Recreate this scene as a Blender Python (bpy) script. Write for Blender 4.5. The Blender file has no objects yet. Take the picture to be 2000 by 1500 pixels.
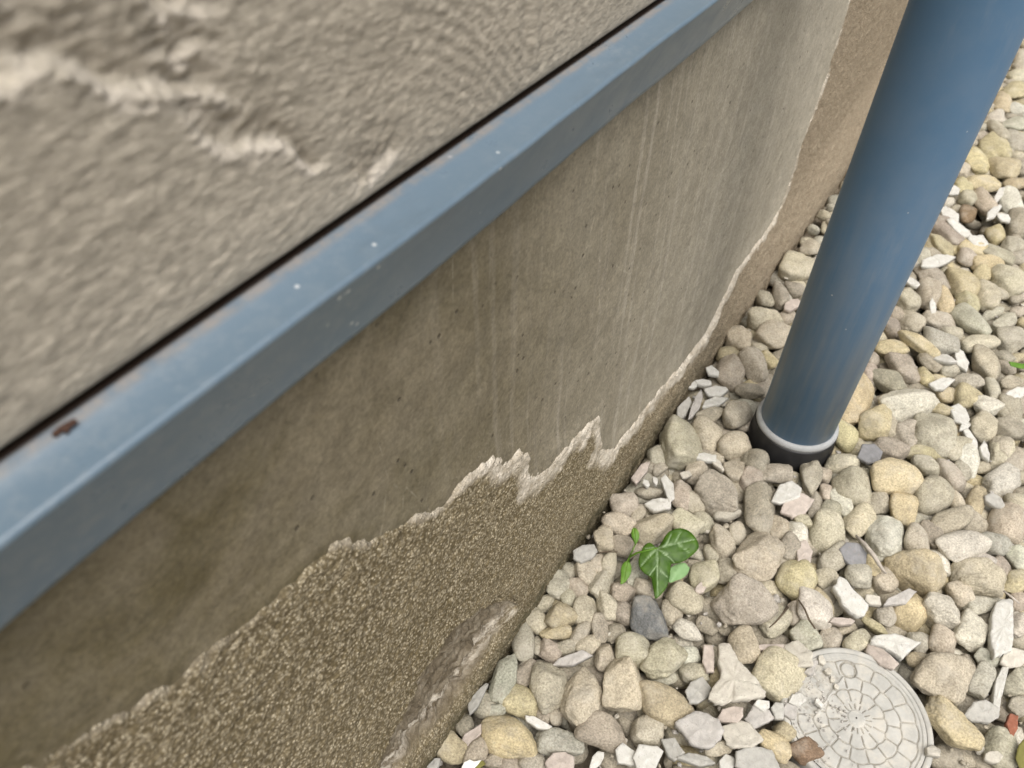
import bpy, bmesh, math, random
import numpy as np
from mathutils import Vector, Matrix

# ------------------------------------------------------------------ camera, sky, sun, exposure
scene = bpy.context.scene
COL = scene.collection
F_PX, PITCH, ROLL, CAM_H = 1442.5, 0.7894, -0.0075, 0.70     # photo is 2000 x 1500 px
WALL_AZ = 0.561
cam_data = bpy.data.cameras.new('camera')
cam = bpy.data.objects.new('camera', cam_data)
COL.objects.link(cam)
cam.location = (0, 0, CAM_H)
cam.matrix_world = (Matrix.Translation((0, 0, CAM_H)) @ Matrix.Rotation(math.pi / 2 - PITCH, 4, 'X')
                    @ Matrix.Rotation(-ROLL, 4, 'Z'))
cam_data.sensor_width = 36.0
cam_data.lens = F_PX / 2000 * 36
cam_data.clip_start = 0.01
cam_data.clip_end = 500
cam_data.dof.use_dof = True
cam_data.dof.focus_distance = 0.60
cam_data.dof.aperture_fstop = 11.0
scene.camera = cam

SUN_EL, SUN_AZ = math.radians(68), math.radians(158)          # azimuth from the view direction towards the right
world = bpy.data.worlds.new('World')
scene.world = world
world.use_nodes = True
wn = world.node_tree.nodes; wl = world.node_tree.links
wn.clear()
sky = wn.new('ShaderNodeTexSky'); sky.sky_type = 'NISHITA'; sky.sun_disc = False
sky.sun_elevation = SUN_EL; sky.sun_rotation = SUN_AZ
sky.air_density = 1.0; sky.dust_density = 6.0; sky.ozone_density = 1.0
hs = wn.new('ShaderNodeHueSaturation'); hs.inputs['Saturation'].default_value = 0.45
bg = wn.new('ShaderNodeBackground'); bg.inputs['Strength'].default_value = 0.10
wo = wn.new('ShaderNodeOutputWorld')
wl.new(sky.outputs[0], hs.inputs['Color']); wl.new(hs.outputs[0], bg.inputs['Color']); wl.new(bg.outputs[0], wo.inputs['Surface'])
sd = bpy.data.lights.new('sun', 'SUN'); sd.energy = 1.5; sd.angle = math.radians(62); sd.color = (1.0, 0.95, 0.87)
sun = bpy.data.objects.new('sun', sd); COL.objects.link(sun)
sv = Vector((math.cos(SUN_EL) * math.sin(SUN_AZ), math.cos(SUN_EL) * math.cos(SUN_AZ), math.sin(SUN_EL)))
sun.rotation_euler = sv.to_track_quat('Z', 'Y').to_euler()
sun.location = sv * 5
vs = scene.view_settings
vs.view_transform = 'Standard'; vs.look = 'None'; vs.gamma = 1.0; vs.exposure = 0.72; vs.use_curve_mapping = False
scene.render.film_transparent = False

# ------------------------------------------------------------------ pixel <-> world helpers (surveying the photo)
CP, SP, CR, SR = math.cos(PITCH), math.sin(PITCH), math.cos(ROLL), math.sin(ROLL)
CAM = np.array([0, 0, CAM_H])

def rays(px):
    px = np.atleast_2d(np.asarray(px, float))
    X = (px[:, 0] - 1000) / F_PX; Y = (750 - px[:, 1]) / F_PX
    xc = CR * X + SR * Y; yc = -SR * X + CR * Y
    return np.stack([xc, CP + SP * yc, -SP + CP * yc], 1)

def at_z(px, z):
    d = rays(px); return CAM + d * ((np.asarray(z) - CAM_H) / d[:, 2])[:, None]

def project(P):
    P = np.atleast_2d(P) - CAM
    zc = P[:, 1] * CP - P[:, 2] * SP; yc = P[:, 1] * SP + P[:, 2] * CP; xc = P[:, 0]
    return np.stack([1000 + F_PX * (CR * xc - SR * yc) / zc, 750 - F_PX * (SR * xc + CR * yc) / zc], 1)

WD = np.array([math.sin(WALL_AZ), math.cos(WALL_AZ), 0.0])      # along the wall
WN = np.array([math.cos(WALL_AZ), -math.sin(WALL_AZ), 0.0])     # out of the wall

def on_wall(px, off):
    """photo pixels -> (u, z) on the vertical plane at signed distance off from the camera axis"""
    d = rays(px); s = off / (d @ WN); P = CAM + d * s[:, None]
    return np.stack([P @ WD, P[:, 2]], 1)

def pt_plane(px, p0, n):
    d = rays(px); n = np.asarray(n, float); t = ((np.asarray(p0) - CAM) @ n) / (d @ n)
    return CAM + d * t[:, None]

# ------------------------------------------------------------------ numeric noise
_r0 = np.random.RandomState(11)
_PERM = _r0.permutation(4096); _VAL = _r0.uniform(-1, 1, 4096)

def vnoise(x, y, z=0.0):
    x, y, z = np.broadcast_arrays(np.asarray(x, float), np.asarray(y, float), np.asarray(z, float))
    xi, yi, zi = np.floor(x).astype(int), np.floor(y).astype(int), np.floor(z).astype(int)
    fx, fy, fz = x - xi, y - yi, z - zi
    fx = fx * fx * fx * (fx * (fx * 6 - 15) + 10); fy = fy * fy * fy * (fy * (fy * 6 - 15) + 10); fz = fz * fz * fz * (fz * (fz * 6 - 15) + 10)
    def h(a, b, c): return _VAL[_PERM[(_PERM[(_PERM[a & 4095] + b) & 4095] + c) & 4095]]
    def lx(b, c): return h(xi, b, c) * (1 - fx) + h(xi + 1, b, c) * fx
    def ly(c): return lx(yi, c) * (1 - fy) + lx(yi + 1, c) * fy
    return ly(zi) * (1 - fz) + ly(zi + 1) * fz

def fbm(x, y, z=0.0, o=4, g=0.5):
    s = 0; a = 1.0
    for k in range(o):
        s = s + a * vnoise(x * 2 ** k + 17.3 * k, y * 2 ** k + 5.1 * k, np.asarray(z) * 2 ** k + 3.7 * k); a *= g
    return s

def sstep(a, b, x):
    t = np.clip((x - a) / (b - a), 0, 1); return t * t * (3 - 2 * t)

def seg_dist(P, poly):
    """distance of points P (n,2) to a polyline"""
    best = np.full(len(P), 1e9)
    for a, b in zip(poly[:-1], poly[1:]):
        ab = b - a; L = max(ab @ ab, 1e-12); t = np.clip(((P - a) @ ab) / L, 0, 1)
        q = a + t[:, None] * ab; best = np.minimum(best, np.hypot(*(P - q).T))
    return best

def in_poly(P, poly):
    ins = np.zeros(len(P), bool); n = len(poly)
    for i in range(n):
        a, b = poly[i], poly[(i + 1) % n]
        c = ((a[1] > P[:, 1]) != (b[1] > P[:, 1]))
        with np.errstate(divide='ignore', invalid='ignore'):
            xx = (b[0] - a[0]) * (P[:, 1] - a[1]) / (b[1] - a[1]) + a[0]
        ins ^= c & (P[:, 0] < xx)
    return ins

# ------------------------------------------------------------------ objects
def tag(o, label=None, cat=None, group=None, kind=None):
    if label: o['label'] = label
    if cat: o['category'] = cat
    if group: o['group'] = group
    if kind: o['kind'] = kind
    return o

def new_obj(name, verts, faces, mat, parent=None, smooth=True, attrs=None):
    me = bpy.data.meshes.new(name)
    verts = np.asarray(verts, np.float32)
    if isinstance(faces, np.ndarray):
        n, k = faces.shape
        me.vertices.add(len(verts)); me.vertices.foreach_set('co', verts.ravel())
        me.loops.add(n * k); me.loops.foreach_set('vertex_index', faces.ravel().astype(np.int32))
        me.polygons.add(n); me.polygons.foreach_set('loop_start', np.arange(0, n * k, k, dtype=np.int32))
        me.update(calc_edges=True)
    else:
        me.from_pydata(verts.tolist(), [], faces)
    me.polygons.foreach_set('use_smooth', np.full(len(me.polygons), smooth))
    for k, v in (attrs or {}).items():
        a = me.attributes.new(k, 'FLOAT', 'POINT'); a.data.foreach_set('value', np.asarray(v, np.float32))
    me.materials.append(mat)
    o = bpy.data.objects.new(name, me); COL.objects.link(o)
    if parent: o.parent = parent
    return o

def empty(name, loc=(0, 0, 0), rz=0.0):
    o = bpy.data.objects.new(name, None); COL.objects.link(o); o.location = loc; o.rotation_euler = (0, 0, rz)
    o.empty_display_size = 0.05
    return o

def grid_faces(nu, nv):
    i = np.arange(nu - 1)[:, None] * nv + np.arange(nv - 1)[None, :]
    i = i.ravel(); return np.stack([i, i + nv, i + nv + 1, i + 1], 1)

def tube(path, radii, n=10):
    path = [Vector(p) for p in path]; V = []; Fc = []
    for i, p in enumerate(path):
        t = (path[min(i + 1, len(path) - 1)] - path[max(i - 1, 0)]).normalized()
        a = t.orthogonal().normalized() if i == 0 else (a - a.dot(t) * t).normalized()
        b = t.cross(a)
        for k in range(n):
            w = 2 * math.pi * k / n; V.append(p + radii[i] * (math.cos(w) * a + math.sin(w) * b))
    for i in range(len(path) - 1):
        for k in range(n):
            Fc.append((i * n + k, i * n + (k + 1) % n, (i + 1) * n + (k + 1) % n, (i + 1) * n + k))
    Fc.append(tuple(range(n - 1, -1, -1))); Fc.append(tuple(range((len(path) - 1) * n, len(path) * n)))
    return [tuple(v) for v in V], Fc

def lathe(prof, n=96):
    V = []; Fc = []
    for r, z in prof:
        for k in range(n):
            w = 2 * math.pi * k / n; V.append((r * math.cos(w), r * math.sin(w), z))
    for i in range(len(prof) - 1):
        for k in range(n):
            Fc.append((i * n + k, i * n + (k + 1) % n, (i + 1) * n + (k + 1) % n, (i + 1) * n + k))
    return V, Fc

# ------------------------------------------------------------------ material helper
class M:
    def __init__(s, name, rough=0.9, spec=0.3):
        s.m = bpy.data.materials.new(name); s.m.use_nodes = True
        s.N = s.m.node_tree.nodes; s.L = s.m.node_tree.links
        s.b = s.N['Principled BSDF']; s.b.inputs['Roughness'].default_value = rough
        s.b.inputs['Specular IOR Level'].default_value = spec
        s.tc = s.N.new('ShaderNodeTexCoord'); s.co = s.tc.outputs['Object']
    def put(s, sock, v):
        if v is None: return
        if isinstance(v, (int, float)): sock.default_value = v
        elif isinstance(v, tuple): sock.default_value = v if len(v) == 4 or sock.type == 'VECTOR' else (*v, 1)
        else: s.L.new(v, sock)
    def mapping(s, scale=(1, 1, 1), rot=(0, 0, 0), src=None):
        n = s.N.new('ShaderNodeMapping'); s.L.new(src or s.co, n.inputs['Vector'])
        n.inputs['Scale'].default_value = scale; n.inputs['Rotation'].default_value = rot; return n.outputs[0]
    def noise(s, scale, detail=4, rough=0.55, vec=None, dist=0.0):
        n = s.N.new('ShaderNodeTexNoise'); s.L.new(vec or s.co, n.inputs['Vector'])
        n.inputs['Scale'].default_value = scale; n.inputs['Detail'].default_value = detail
        n.inputs['Roughness'].default_value = rough; n.inputs['Distortion'].default_value = dist
        return n.outputs['Fac']
    def voro(s, scale, vec=None, feat='F1', out='Distance', rnd=1.0):
        n = s.N.new('ShaderNodeTexVoronoi'); n.feature = feat; s.L.new(vec or s.co, n.inputs['Vector'])
        n.inputs['Scale'].default_value = scale; n.inputs['Randomness'].default_value = rnd
        return n.outputs[out]
    def ramp(s, fac, stops):
        n = s.N.new('ShaderNodeValToRGB'); s.L.new(fac, n.inputs['Fac']); e = n.color_ramp.elements
        while len(e) > 2: e.remove(e[-1])
        for i, (p, c) in enumerate(stops):
            el = e[i] if i < 2 else e.new(p)
            el.position = p; c = c if isinstance(c, tuple) else (c, c, c); el.color = (*c[:3], 1)
        return n.outputs['Color']
    def mix(s, fac, a, b, mode='MIX'):
        n = s.N.new('ShaderNodeMix'); n.data_type = 'RGBA'; n.blend_type = mode
        s.put(n.inputs[0], fac); s.put(n.inputs[6], a); s.put(n.inputs[7], b); return n.outputs[2]
    def math(s, op, a, b=None, clamp=False):
        n = s.N.new('ShaderNodeMath'); n.operation = op; n.use_clamp = clamp
        s.put(n.inputs[0], a); s.put(n.inputs[1], b); return n.outputs[0]
    def attr(s, name):
        n = s.N.new('ShaderNodeAttribute'); n.attribute_name = name; return n.outputs['Fac']
    def bump(s, h, dist, strength=1.0, prev=None):
        n = s.N.new('ShaderNodeBump'); n.inputs['Distance'].default_value = dist; n.inputs['Strength'].default_value = strength
        s.L.new(h, n.inputs['Height'])
        if prev is not None: s.L.new(prev, n.inputs['Normal'])
        return n.outputs[0]
    def out(s, color=None, normal=None, rough=None):
        s.put(s.b.inputs['Base Color'], color)
        if normal is not None: s.L.new(normal, s.b.inputs['Normal'])
        if rough is not None: s.put(s.b.inputs['Roughness'], rough)
        return s.m

# ------------------------------------------------------------------ materials
def mat_plaster():
    m = M('smooth_cement_render', 0.8, 0.3)
    big = m.noise(5, 5, 0.6, m.mapping((1, 1, 0.8)))
    c = m.ramp(big, [(0.34, (0.198, 0.174, 0.123)), (0.5, (0.262, 0.235, 0.176)), (0.66, (0.322, 0.294, 0.230))])
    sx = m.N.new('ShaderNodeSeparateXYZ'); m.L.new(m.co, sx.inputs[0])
    left_shade = m.N.new('ShaderNodeMapRange'); m.L.new(sx.outputs[0], left_shade.inputs['Value'])
    left_shade.inputs['From Min'].default_value = 0.62; left_shade.inputs['From Max'].default_value = 0.08
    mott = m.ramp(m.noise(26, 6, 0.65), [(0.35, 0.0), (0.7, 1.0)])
    shade_tint = m.math('MULTIPLY', left_shade.outputs[0], m.math('ADD', m.math('MULTIPLY', mott, 0.4), 0.66), True)
    c = m.mix(shade_tint, c, (0.104, 0.085, 0.042))  # shade over the near left end, painted in as a mottled olive tint
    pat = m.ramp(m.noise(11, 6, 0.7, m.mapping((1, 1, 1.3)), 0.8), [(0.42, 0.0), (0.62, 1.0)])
    c = m.mix(m.math('MULTIPLY', pat, m.math('MULTIPLY', left_shade.outputs[0], 0.5)), c, (0.24, 0.205, 0.145))
    right_light = m.N.new('ShaderNodeMapRange'); m.L.new(sx.outputs[0], right_light.inputs['Value'])
    right_light.inputs['From Min'].default_value = 0.25; right_light.inputs['From Max'].default_value = 1.05
    c = m.mix(m.math('MULTIPLY', right_light.outputs[0], 0.85), c, (0.44, 0.405, 0.33))  # stronger light towards the right end painted into the colour
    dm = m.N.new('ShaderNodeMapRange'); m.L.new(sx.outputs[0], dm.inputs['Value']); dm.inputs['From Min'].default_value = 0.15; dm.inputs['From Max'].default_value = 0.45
    right_mask = dm.outputs[0]
    # rain streaks and lime runs, fixed stains running down the face
    st = m.noise(1.0, 4, 0.6, m.mapping((105, 1, 3.2), (0, 0.12, 0)))
    c = m.mix(m.math('MULTIPLY', m.ramp(st, [(0.53, 0.0), (0.78, 1.0)]), m.math('MULTIPLY', right_mask, 0.55)), c, (0.50, 0.455, 0.38))
    st2 = m.noise(1.0, 3, 0.6, m.mapping((24, 1, 1.6), (0, 0.06, 0)))
    c = m.mix(m.math('MULTIPLY', m.ramp(st2, [(0.52, 0.0), (0.72, 1.0)]), m.math('MULTIPLY', right_mask, 0.22)), c, (0.19, 0.165, 0.115))
    # hair-thin pale scratches
    scr = m.voro(9, m.mapping((2.2, 1, 0.5), (0, 0.5, 0), None), 'DISTANCE_TO_EDGE')
    scm = m.ramp(m.noise(12, 2), [(0.5, 0.0), (0.62, 1.0)])
    scl = m.math('MULTIPLY', m.ramp(scr, [(0.0, 1.0), (0.007, 0.0)]), m.math('MULTIPLY', m.math('MULTIPLY', scm, m.ramp(m.noise(90, 3), [(0.45, 0.0), (0.6, 1.0)])), 0.45))
    c = m.mix(scl, c, (0.5, 0.46, 0.36))
    fine = m.noise(380, 4, 0.7)
    c = m.mix(0.55, c, m.ramp(fine, [(0.32, 0.28), (0.68, 0.72)]), 'OVERLAY')
    med = m.noise(70, 5, 0.7)
    c = m.mix(0.4, c, m.ramp(med, [(0.3, 0.3), (0.7, 0.7)]), 'OVERLAY')
    # sand clinging above the broken edge
    edge = m.attr('edge')
    gr = m.math('MULTIPLY', m.ramp(m.noise(520, 2, 0.5), [(0.56, 0.0), (0.66, 0.8)]), right_mask)
    c = m.mix(m.math('MULTIPLY', edge, gr), c, (0.42, 0.37, 0.28))
    pit = m.voro(75, None, 'F1')
    pitm = m.math('MULTIPLY', m.ramp(pit, [(0.06, 1.0), (0.12, 0.0)]), m.ramp(m.noise(18, 2), [(0.43, 0.0), (0.52, 1.0)]))
    c = m.mix(m.math('MULTIPLY', pitm, 0.75), c, (0.06, 0.05, 0.035))
    b = m.bump(m.noise(60, 5, 0.6), 0.0014, 0.6)
    b = m.bump(m.math('ADD', fine, m.math('MULTIPLY', m.noise(1, 3, 0.6, m.mapping((40, 1, 160), (0, 0.4, 0))), 0.8)), 0.0006, 0.55, b)
    b = m.bump(m.math('SUBTRACT', 1.0, pitm), 0.0012, 0.7, b)
    return m.out(c, b)

def mat_roughcast():
    m = M('sandy_roughcast', 0.95, 0.2)
    rim = m.attr('rim'); hol = m.attr('hollow'); base = m.attr('base')
    big = m.noise(9, 4, 0.6)
    c = m.ramp(big, [(0.3, (0.165, 0.130, 0.070)), (0.7, (0.25, 0.205, 0.125))])
    far = m.N.new('ShaderNodeMapRange'); sx = m.N.new('ShaderNodeSeparateXYZ'); m.L.new(m.co, sx.inputs[0])
    m.L.new(sx.outputs[0], far.inputs['Value']); far.inputs['From Min'].default_value = 0.45; far.inputs['From Max'].default_value = 0.95
    c = m.mix(m.math('MULTIPLY', far.outputs[0], 0.8), c, (0.385, 0.32, 0.235))
    c = m.mix(m.math('MULTIPLY', far.outputs[0], m.ramp(m.noise(150, 4, 0.7), [(0.4, 0.0), (0.62, 0.7)])), c, (0.26, 0.20, 0.14))
    v = m.N.new('ShaderNodeTexVoronoi'); m.L.new(m.mapping((1, 1, 1)), v.inputs['Vector']); v.inputs['Scale'].default_value = 470
    dist = v.outputs['Distance']; cellc = v.outputs['Color']
    sep = m.N.new('ShaderNodeSeparateColor'); m.L.new(cellc, sep.inputs[0])
    grain = m.math('MULTIPLY', m.ramp(dist, [(0.18, 1.0), (0.46, 0.0)]), m.ramp(sep.outputs[0], [(0.05, 0.0), (0.6, 1.0)]))
    grain = m.math('MAXIMUM', grain, m.math('MULTIPLY', m.ramp(m.noise(300, 3, 0.7), [(0.5, 0.0), (0.66, 1.0)]), 0.8))
    amt = m.math('SUBTRACT', 1.0, m.math('MAXIMUM', m.math('MULTIPLY', hol, 0.85), m.math('MULTIPLY', far.outputs[0], 0.55)))
    c = m.mix(m.math('MULTIPLY', m.math('MULTIPLY', grain, amt), 0.88), c, (0.60, 0.53, 0.39))
    pits = m.ramp(dist, [(0.42, 0.0), (0.75, 1.0)])
    c = m.mix(m.math('MULTIPLY', m.math('MULTIPLY', pits, amt), 0.6), c, (0.055, 0.042, 0.022))
    # pale broken edge
    n2 = m.ramp(m.noise(120, 4, 0.65), [(0.3, (0.46, 0.40, 0.31)), (0.65, (0.68, 0.625, 0.53))])
    rimf = m.math('MULTIPLY', rim, m.ramp(m.noise(260, 4, 0.75), [(0.26, 0.25), (0.47, 1.0)]))
    c = m.mix(rimf, c, n2)
    # hollow where the coat fell off: old grey mortar with a lime streak
    hs_ = m.noise(1, 5, 0.65, m.mapping((55, 1, 120), (0, 0.10, 0)))
    hc = m.ramp(hs_, [(0.34, (0.10, 0.078, 0.050)), (0.5, (0.20, 0.165, 0.115)), (0.62, (0.29, 0.25, 0.185)), (0.72, (0.42, 0.375, 0.30))])
    c = m.mix(m.math('MULTIPLY', hol, 0.95), c, hc)
    lime = m.math('MULTIPLY', m.attr('lime'), m.ramp(m.noise(1, 5, 0.75, m.mapping((60, 1, 160), (0, 0.25, 0))), [(0.44, 0.0), (0.60, 1.0)]))
    c = m.mix(lime, c, (0.66, 0.60, 0.50))
    # moss and splash dirt at the foot
    bd = m.math('MULTIPLY', base, m.ramp(m.noise(45, 5, 0.7), [(0.36, 0.0), (0.6, 0.9)]))
    c = m.mix(bd, c, (0.062, 0.056, 0.030))
    h = m.math('ADD', m.math('MULTIPLY', m.ramp(dist, [(0.0, 1.0), (0.6, 0.0)]), m.ramp(sep.outputs[0], [(0.0, 0.25), (1.0, 1.0)])), m.math('MULTIPLY', m.noise(240, 3), 0.8))
    b = m.bump(m.noise(90, 4, 0.6), 0.002, 0.7)
    h = m.math('MULTIPLY', h, m.math('SUBTRACT', 1.0, m.math('MULTIPLY', hol, 0.9)))
    b = m.bump(h, 0.0013, 0.9, b)
    b = m.bump(m.math('MULTIPLY', m.math('ADD', hs_, m.noise(330, 4, 0.7)), hol), 0.003, 0.9, b)
    return m.out(c, b)

def mat_upper():
    m = M('hand_tooled_render', 0.92, 0.25)
    rim = m.attr('rim'); pit = m.attr('pit')
    big = m.noise(6, 4, 0.6)
    c = m.ramp(big, [(0.3, (0.335, 0.300, 0.240)), (0.7, (0.405, 0.368, 0.302))])
    gr = m.noise(1, 5, 0.62, m.mapping((200, 200, 620)))
    c = m.mix(0.65, c, m.ramp(gr, [(0.3, 0.3), (0.7, 0.7)]), 'OVERLAY')
    sp = m.ramp(m.noise(150, 4, 0.6), [(0.58, 0.0), (0.72, 1.0)])
    c = m.mix(m.math('MULTIPLY', sp, 0.45), c, (0.60, 0.545, 0.445))
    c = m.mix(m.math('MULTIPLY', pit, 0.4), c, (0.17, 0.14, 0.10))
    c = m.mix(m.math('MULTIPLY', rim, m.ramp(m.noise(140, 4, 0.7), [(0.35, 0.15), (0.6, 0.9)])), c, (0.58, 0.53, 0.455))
    b = m.bump(m.noise(1, 5, 0.7, m.mapping((230, 230, 640))), 0.0012, 0.9)
    return m.out(c, b)

def mat_paint(name, col, rough, dirt, scale=30, streak=False):
    m = M(name, rough, 0.5)
    n = m.noise(scale, 5, 0.65)
    c = m.mix(m.math('MULTIPLY', m.ramp(n, [(0.45, 0.0), (0.75, 1.0)]), dirt), col, (0.42, 0.42, 0.40))
    if streak:
        s_ = m.noise(1, 4, 0.6, m.mapping((60, 60, 5)))
        z = m.N.new('ShaderNodeSeparateXYZ'); m.L.new(m.co, z.inputs[0])
        low = m.N.new('ShaderNodeMapRange'); m.L.new(z.outputs[2], low.inputs['Value'])
        low.inputs['From Min'].default_value = 0.40; low.inputs['From Max'].default_value = 0.02
        c = m.mix(m.math('MULTIPLY', m.math('MULTIPLY', low.outputs[0], m.ramp(s_, [(0.42, 0.0), (0.72, 1.0)])), 0.55), c, (0.36, 0.345, 0.30))
        scf = m.ramp(m.noise(1, 5, 0.75, m.mapping((30, 30, 7), (0.3, 0.2, 0))), [(0.56, 0.0), (0.74, 1.0)])
        c = m.mix(m.math('MULTIPLY', scf, 0.16), c, (0.34, 0.36, 0.37))
        sp = m.ramp(m.voro(38), [(0.022, 1.0), (0.04, 0.0)])
        c = m.mix(m.math('MULTIPLY', sp, m.ramp(m.noise(9, 1), [(0.47, 0.0), (0.56, 0.8)])), c, (0.6, 0.62, 0.62))
    else:
        sp = m.ramp(m.voro(60, m.mapping((1, 1, 1))), [(0.05, 1.0), (0.10, 0.0)])
        c = m.mix(m.math('MULTIPLY', sp, m.ramp(m.noise(11, 2), [(0.54, 0.0), (0.62, 0.7)])), c, (0.62, 0.64, 0.64))
        dd = m.ramp(m.noise(14, 5, 0.7, m.mapping((1, 3, 2.5))), [(0.56, 0.0), (0.78, 1.0)])
        c = m.mix(m.math('MULTIPLY', dd, 0.35), c, (0.30, 0.30, 0.27))
    b = m.bump(m.noise(1400, 2), 0.00012, 0.35)
    r = m.ramp(n, [(0.3, rough - 0.06), (0.7, min(1, rough + 0.12))])
    return m.out(c, b, r)

def mat_flash():
    m = M('blue_grey_sheet_metal', 0.3, 0.5)
    n = m.noise(30, 5, 0.65)
    c = m.mix(m.ramp(m.noise(7, 4, 0.6), [(0.35, 0.0), (0.65, 1.0)]), (0.110, 0.160, 0.207), (0.124, 0.176, 0.225))
    sx = m.N.new('ShaderNodeSeparateXYZ'); m.L.new(m.co, sx.inputs[0])
    dust = m.math('MULTIPLY', m.ramp(m.noise(160, 5, 0.75), [(0.46, 0.0), (0.72, 1.0)]), m.ramp(m.noise(9, 3), [(0.35, 0.15), (0.65, 1.0)]))
    c = m.mix(m.math('MULTIPLY', dust, 0.16), c, (0.45, 0.45, 0.42))
    scuff = m.ramp(m.noise(1, 5, 0.75, m.mapping((16, 40, 40))), [(0.60, 0.0), (0.74, 1.0)])
    c = m.mix(m.math('MULTIPLY', scuff, 0.20), c, (0.40, 0.40, 0.37))
    dark = m.ramp(m.noise(1, 5, 0.7, m.mapping((12, 30, 30), (0, 0, 1))), [(0.58, 0.0), (0.74, 1.0)])
    c = m.mix(m.math('MULTIPLY', dark, 0.22), c, (0.05, 0.06, 0.065))
    sp = m.ramp(m.voro(110), [(0.07, 1.0), (0.13, 0.0)])
    c = m.mix(m.math('MULTIPLY', sp, m.ramp(m.noise(11, 2), [(0.57, 0.0), (0.64, 0.7)])), c, (0.62, 0.64, 0.64))
    # strip of old sealant residue and dirt where the sheet runs in under the wall
    res = m.N.new('ShaderNodeMapRange'); m.L.new(sx.outputs[1], res.inputs['Value']); res.inputs['From Min'].default_value = 0.1640; res.inputs['From Max'].default_value = 0.1660
    c = m.mix(m.math('MULTIPLY', res.outputs[0], m.ramp(m.noise(120, 5, 0.7), [(0.35, 0.1), (0.6, 0.75)])), c, (0.25, 0.225, 0.20))
    gap_shade = m.N.new('ShaderNodeMapRange'); m.L.new(sx.outputs[1], gap_shade.inputs['Value']); gap_shade.inputs['From Min'].default_value = 0.1686; gap_shade.inputs['From Max'].default_value = 0.1700
    c = m.mix(gap_shade.outputs[0], c, (0.016, 0.010, 0.007))  # deep shade inside the gap painted on the sheet as near black
    b = m.bump(m.noise(10, 2), 0.0006, 0.3)
    b = m.bump(m.noise(1400, 2), 0.00012, 0.35, b)
    return m.out(c, b, m.ramp(n, [(0.3, 0.24), (0.7, 0.42)]))

def mat_pebble(name='river_pebble', use_attr=False):
    m = M(name, 0.8, 0.3)
    if use_attr:
        a = m.N.new('ShaderNodeAttribute'); a.attribute_name = 'tint'; col = a.outputs['Color']; vec = m.co
    else:
        oi = m.N.new('ShaderNodeObjectInfo'); col = oi.outputs['Color']
        va = m.N.new('ShaderNodeVectorMath'); va.operation = 'ADD'
        mul = m.N.new('ShaderNodeMath'); mul.operation = 'MULTIPLY'; m.L.new(oi.outputs['Random'], mul.inputs[0]); mul.inputs[1].default_value = 7
        m.L.new(m.co, va.inputs[0]); m.L.new(mul.outputs[0], va.inputs[1]); vec = va.outputs[0]
    n1 = m.noise(55, 4, 0.6, vec, 0.6)
    n2 = m.noise(520, 3, 0.65, vec)
    n3 = m.noise(260, 2, 0.5, vec)
    c = m.mix(0.55, col, m.ramp(n1, [(0.25, 0.28), (0.75, 0.72)]), 'OVERLAY')
    c = m.mix(0.75, c, m.ramp(n2, [(0.3, 0.25), (0.7, 0.75)]), 'OVERLAY')
    c = m.mix(m.math('MULTIPLY', m.ramp(n3, [(0.62, 0.0), (0.70, 1.0)]), 0.45), c, (0.12, 0.095, 0.06))
    c = m.mix(m.math('MULTIPLY', m.ramp(m.noise(34, 4, 0.7, vec), [(0.5, 0.0), (0.72, 1.0)]), 0.45), c, (0.50, 0.465, 0.395))
    b = m.bump(m.noise(110, 5, 0.65, vec), 0.0022, 0.55)
    b = m.bump(n2, 0.0009, 0.8, b)
    return m.out(c, b)

def mat_chip():
    m = M('broken_plaster', 0.9, 0.25)
    oi = m.N.new('ShaderNodeObjectInfo')
    n = m.noise(160, 4, 0.65)
    c = m.mix(0.5, oi.outputs['Color'], m.ramp(n, [(0.3, 0.33), (0.7, 0.67)]), 'OVERLAY')
    dots = m.ramp(m.noise(330, 2), [(0.60, 0.0), (0.68, 1.0)])
    c = m.mix(m.math('MULTIPLY', dots, 0.4), c, (0.26, 0.235, 0.20))
    b = m.bump(m.noise(190, 5, 0.7), 0.0024, 0.7)
    return m.out(c, b)

def mat_simple(name, col, rough=0.8, var=0.4, scale=80, bump=0.0008, spec=0.3):
    m = M(name, rough, spec)
    n = m.noise(scale, 5, 0.65)
    c = m.mix(var, col, m.ramp(n, [(0.25, 0.25), (0.75, 0.75)]), 'OVERLAY')
    return m.out(c, m.bump(n, bump, 0.6))

def mat_cover():
    m = M('dusty_grey_plastic', 0.7, 0.3)
    n = m.noise(40, 5, 0.65)
    c = m.mix(0.45, (0.41, 0.405, 0.375), m.ramp(n, [(0.25, 0.25), (0.75, 0.75)]), 'OVERLAY')
    c = m.mix(m.math('MULTIPLY', m.attr('dirt'), m.ramp(m.noise(200, 3), [(0.3, 0.5), (0.6, 1.0)])), c, (0.25, 0.235, 0.20))
    dust = m.ramp(m.noise(70, 5, 0.7), [(0.48, 0.0), (0.66, 0.8)])
    c = m.mix(dust, c, (0.50, 0.475, 0.415))
    return m.out(c, m.bump(m.noise(500, 3), 0.0004, 0.6))

def mat_ground():
    m = M('dusty_soil', 0.95, 0.15)
    c = m.ramp(m.noise(30, 6, 0.7), [(0.3, (0.09, 0.072, 0.05)), (0.55, (0.19, 0.16, 0.12)), (0.75, (0.30, 0.265, 0.21))])
    b = m.bump(m.noise(120, 5, 0.7), 0.005, 0.8)
    return m.out(c, b)

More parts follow.
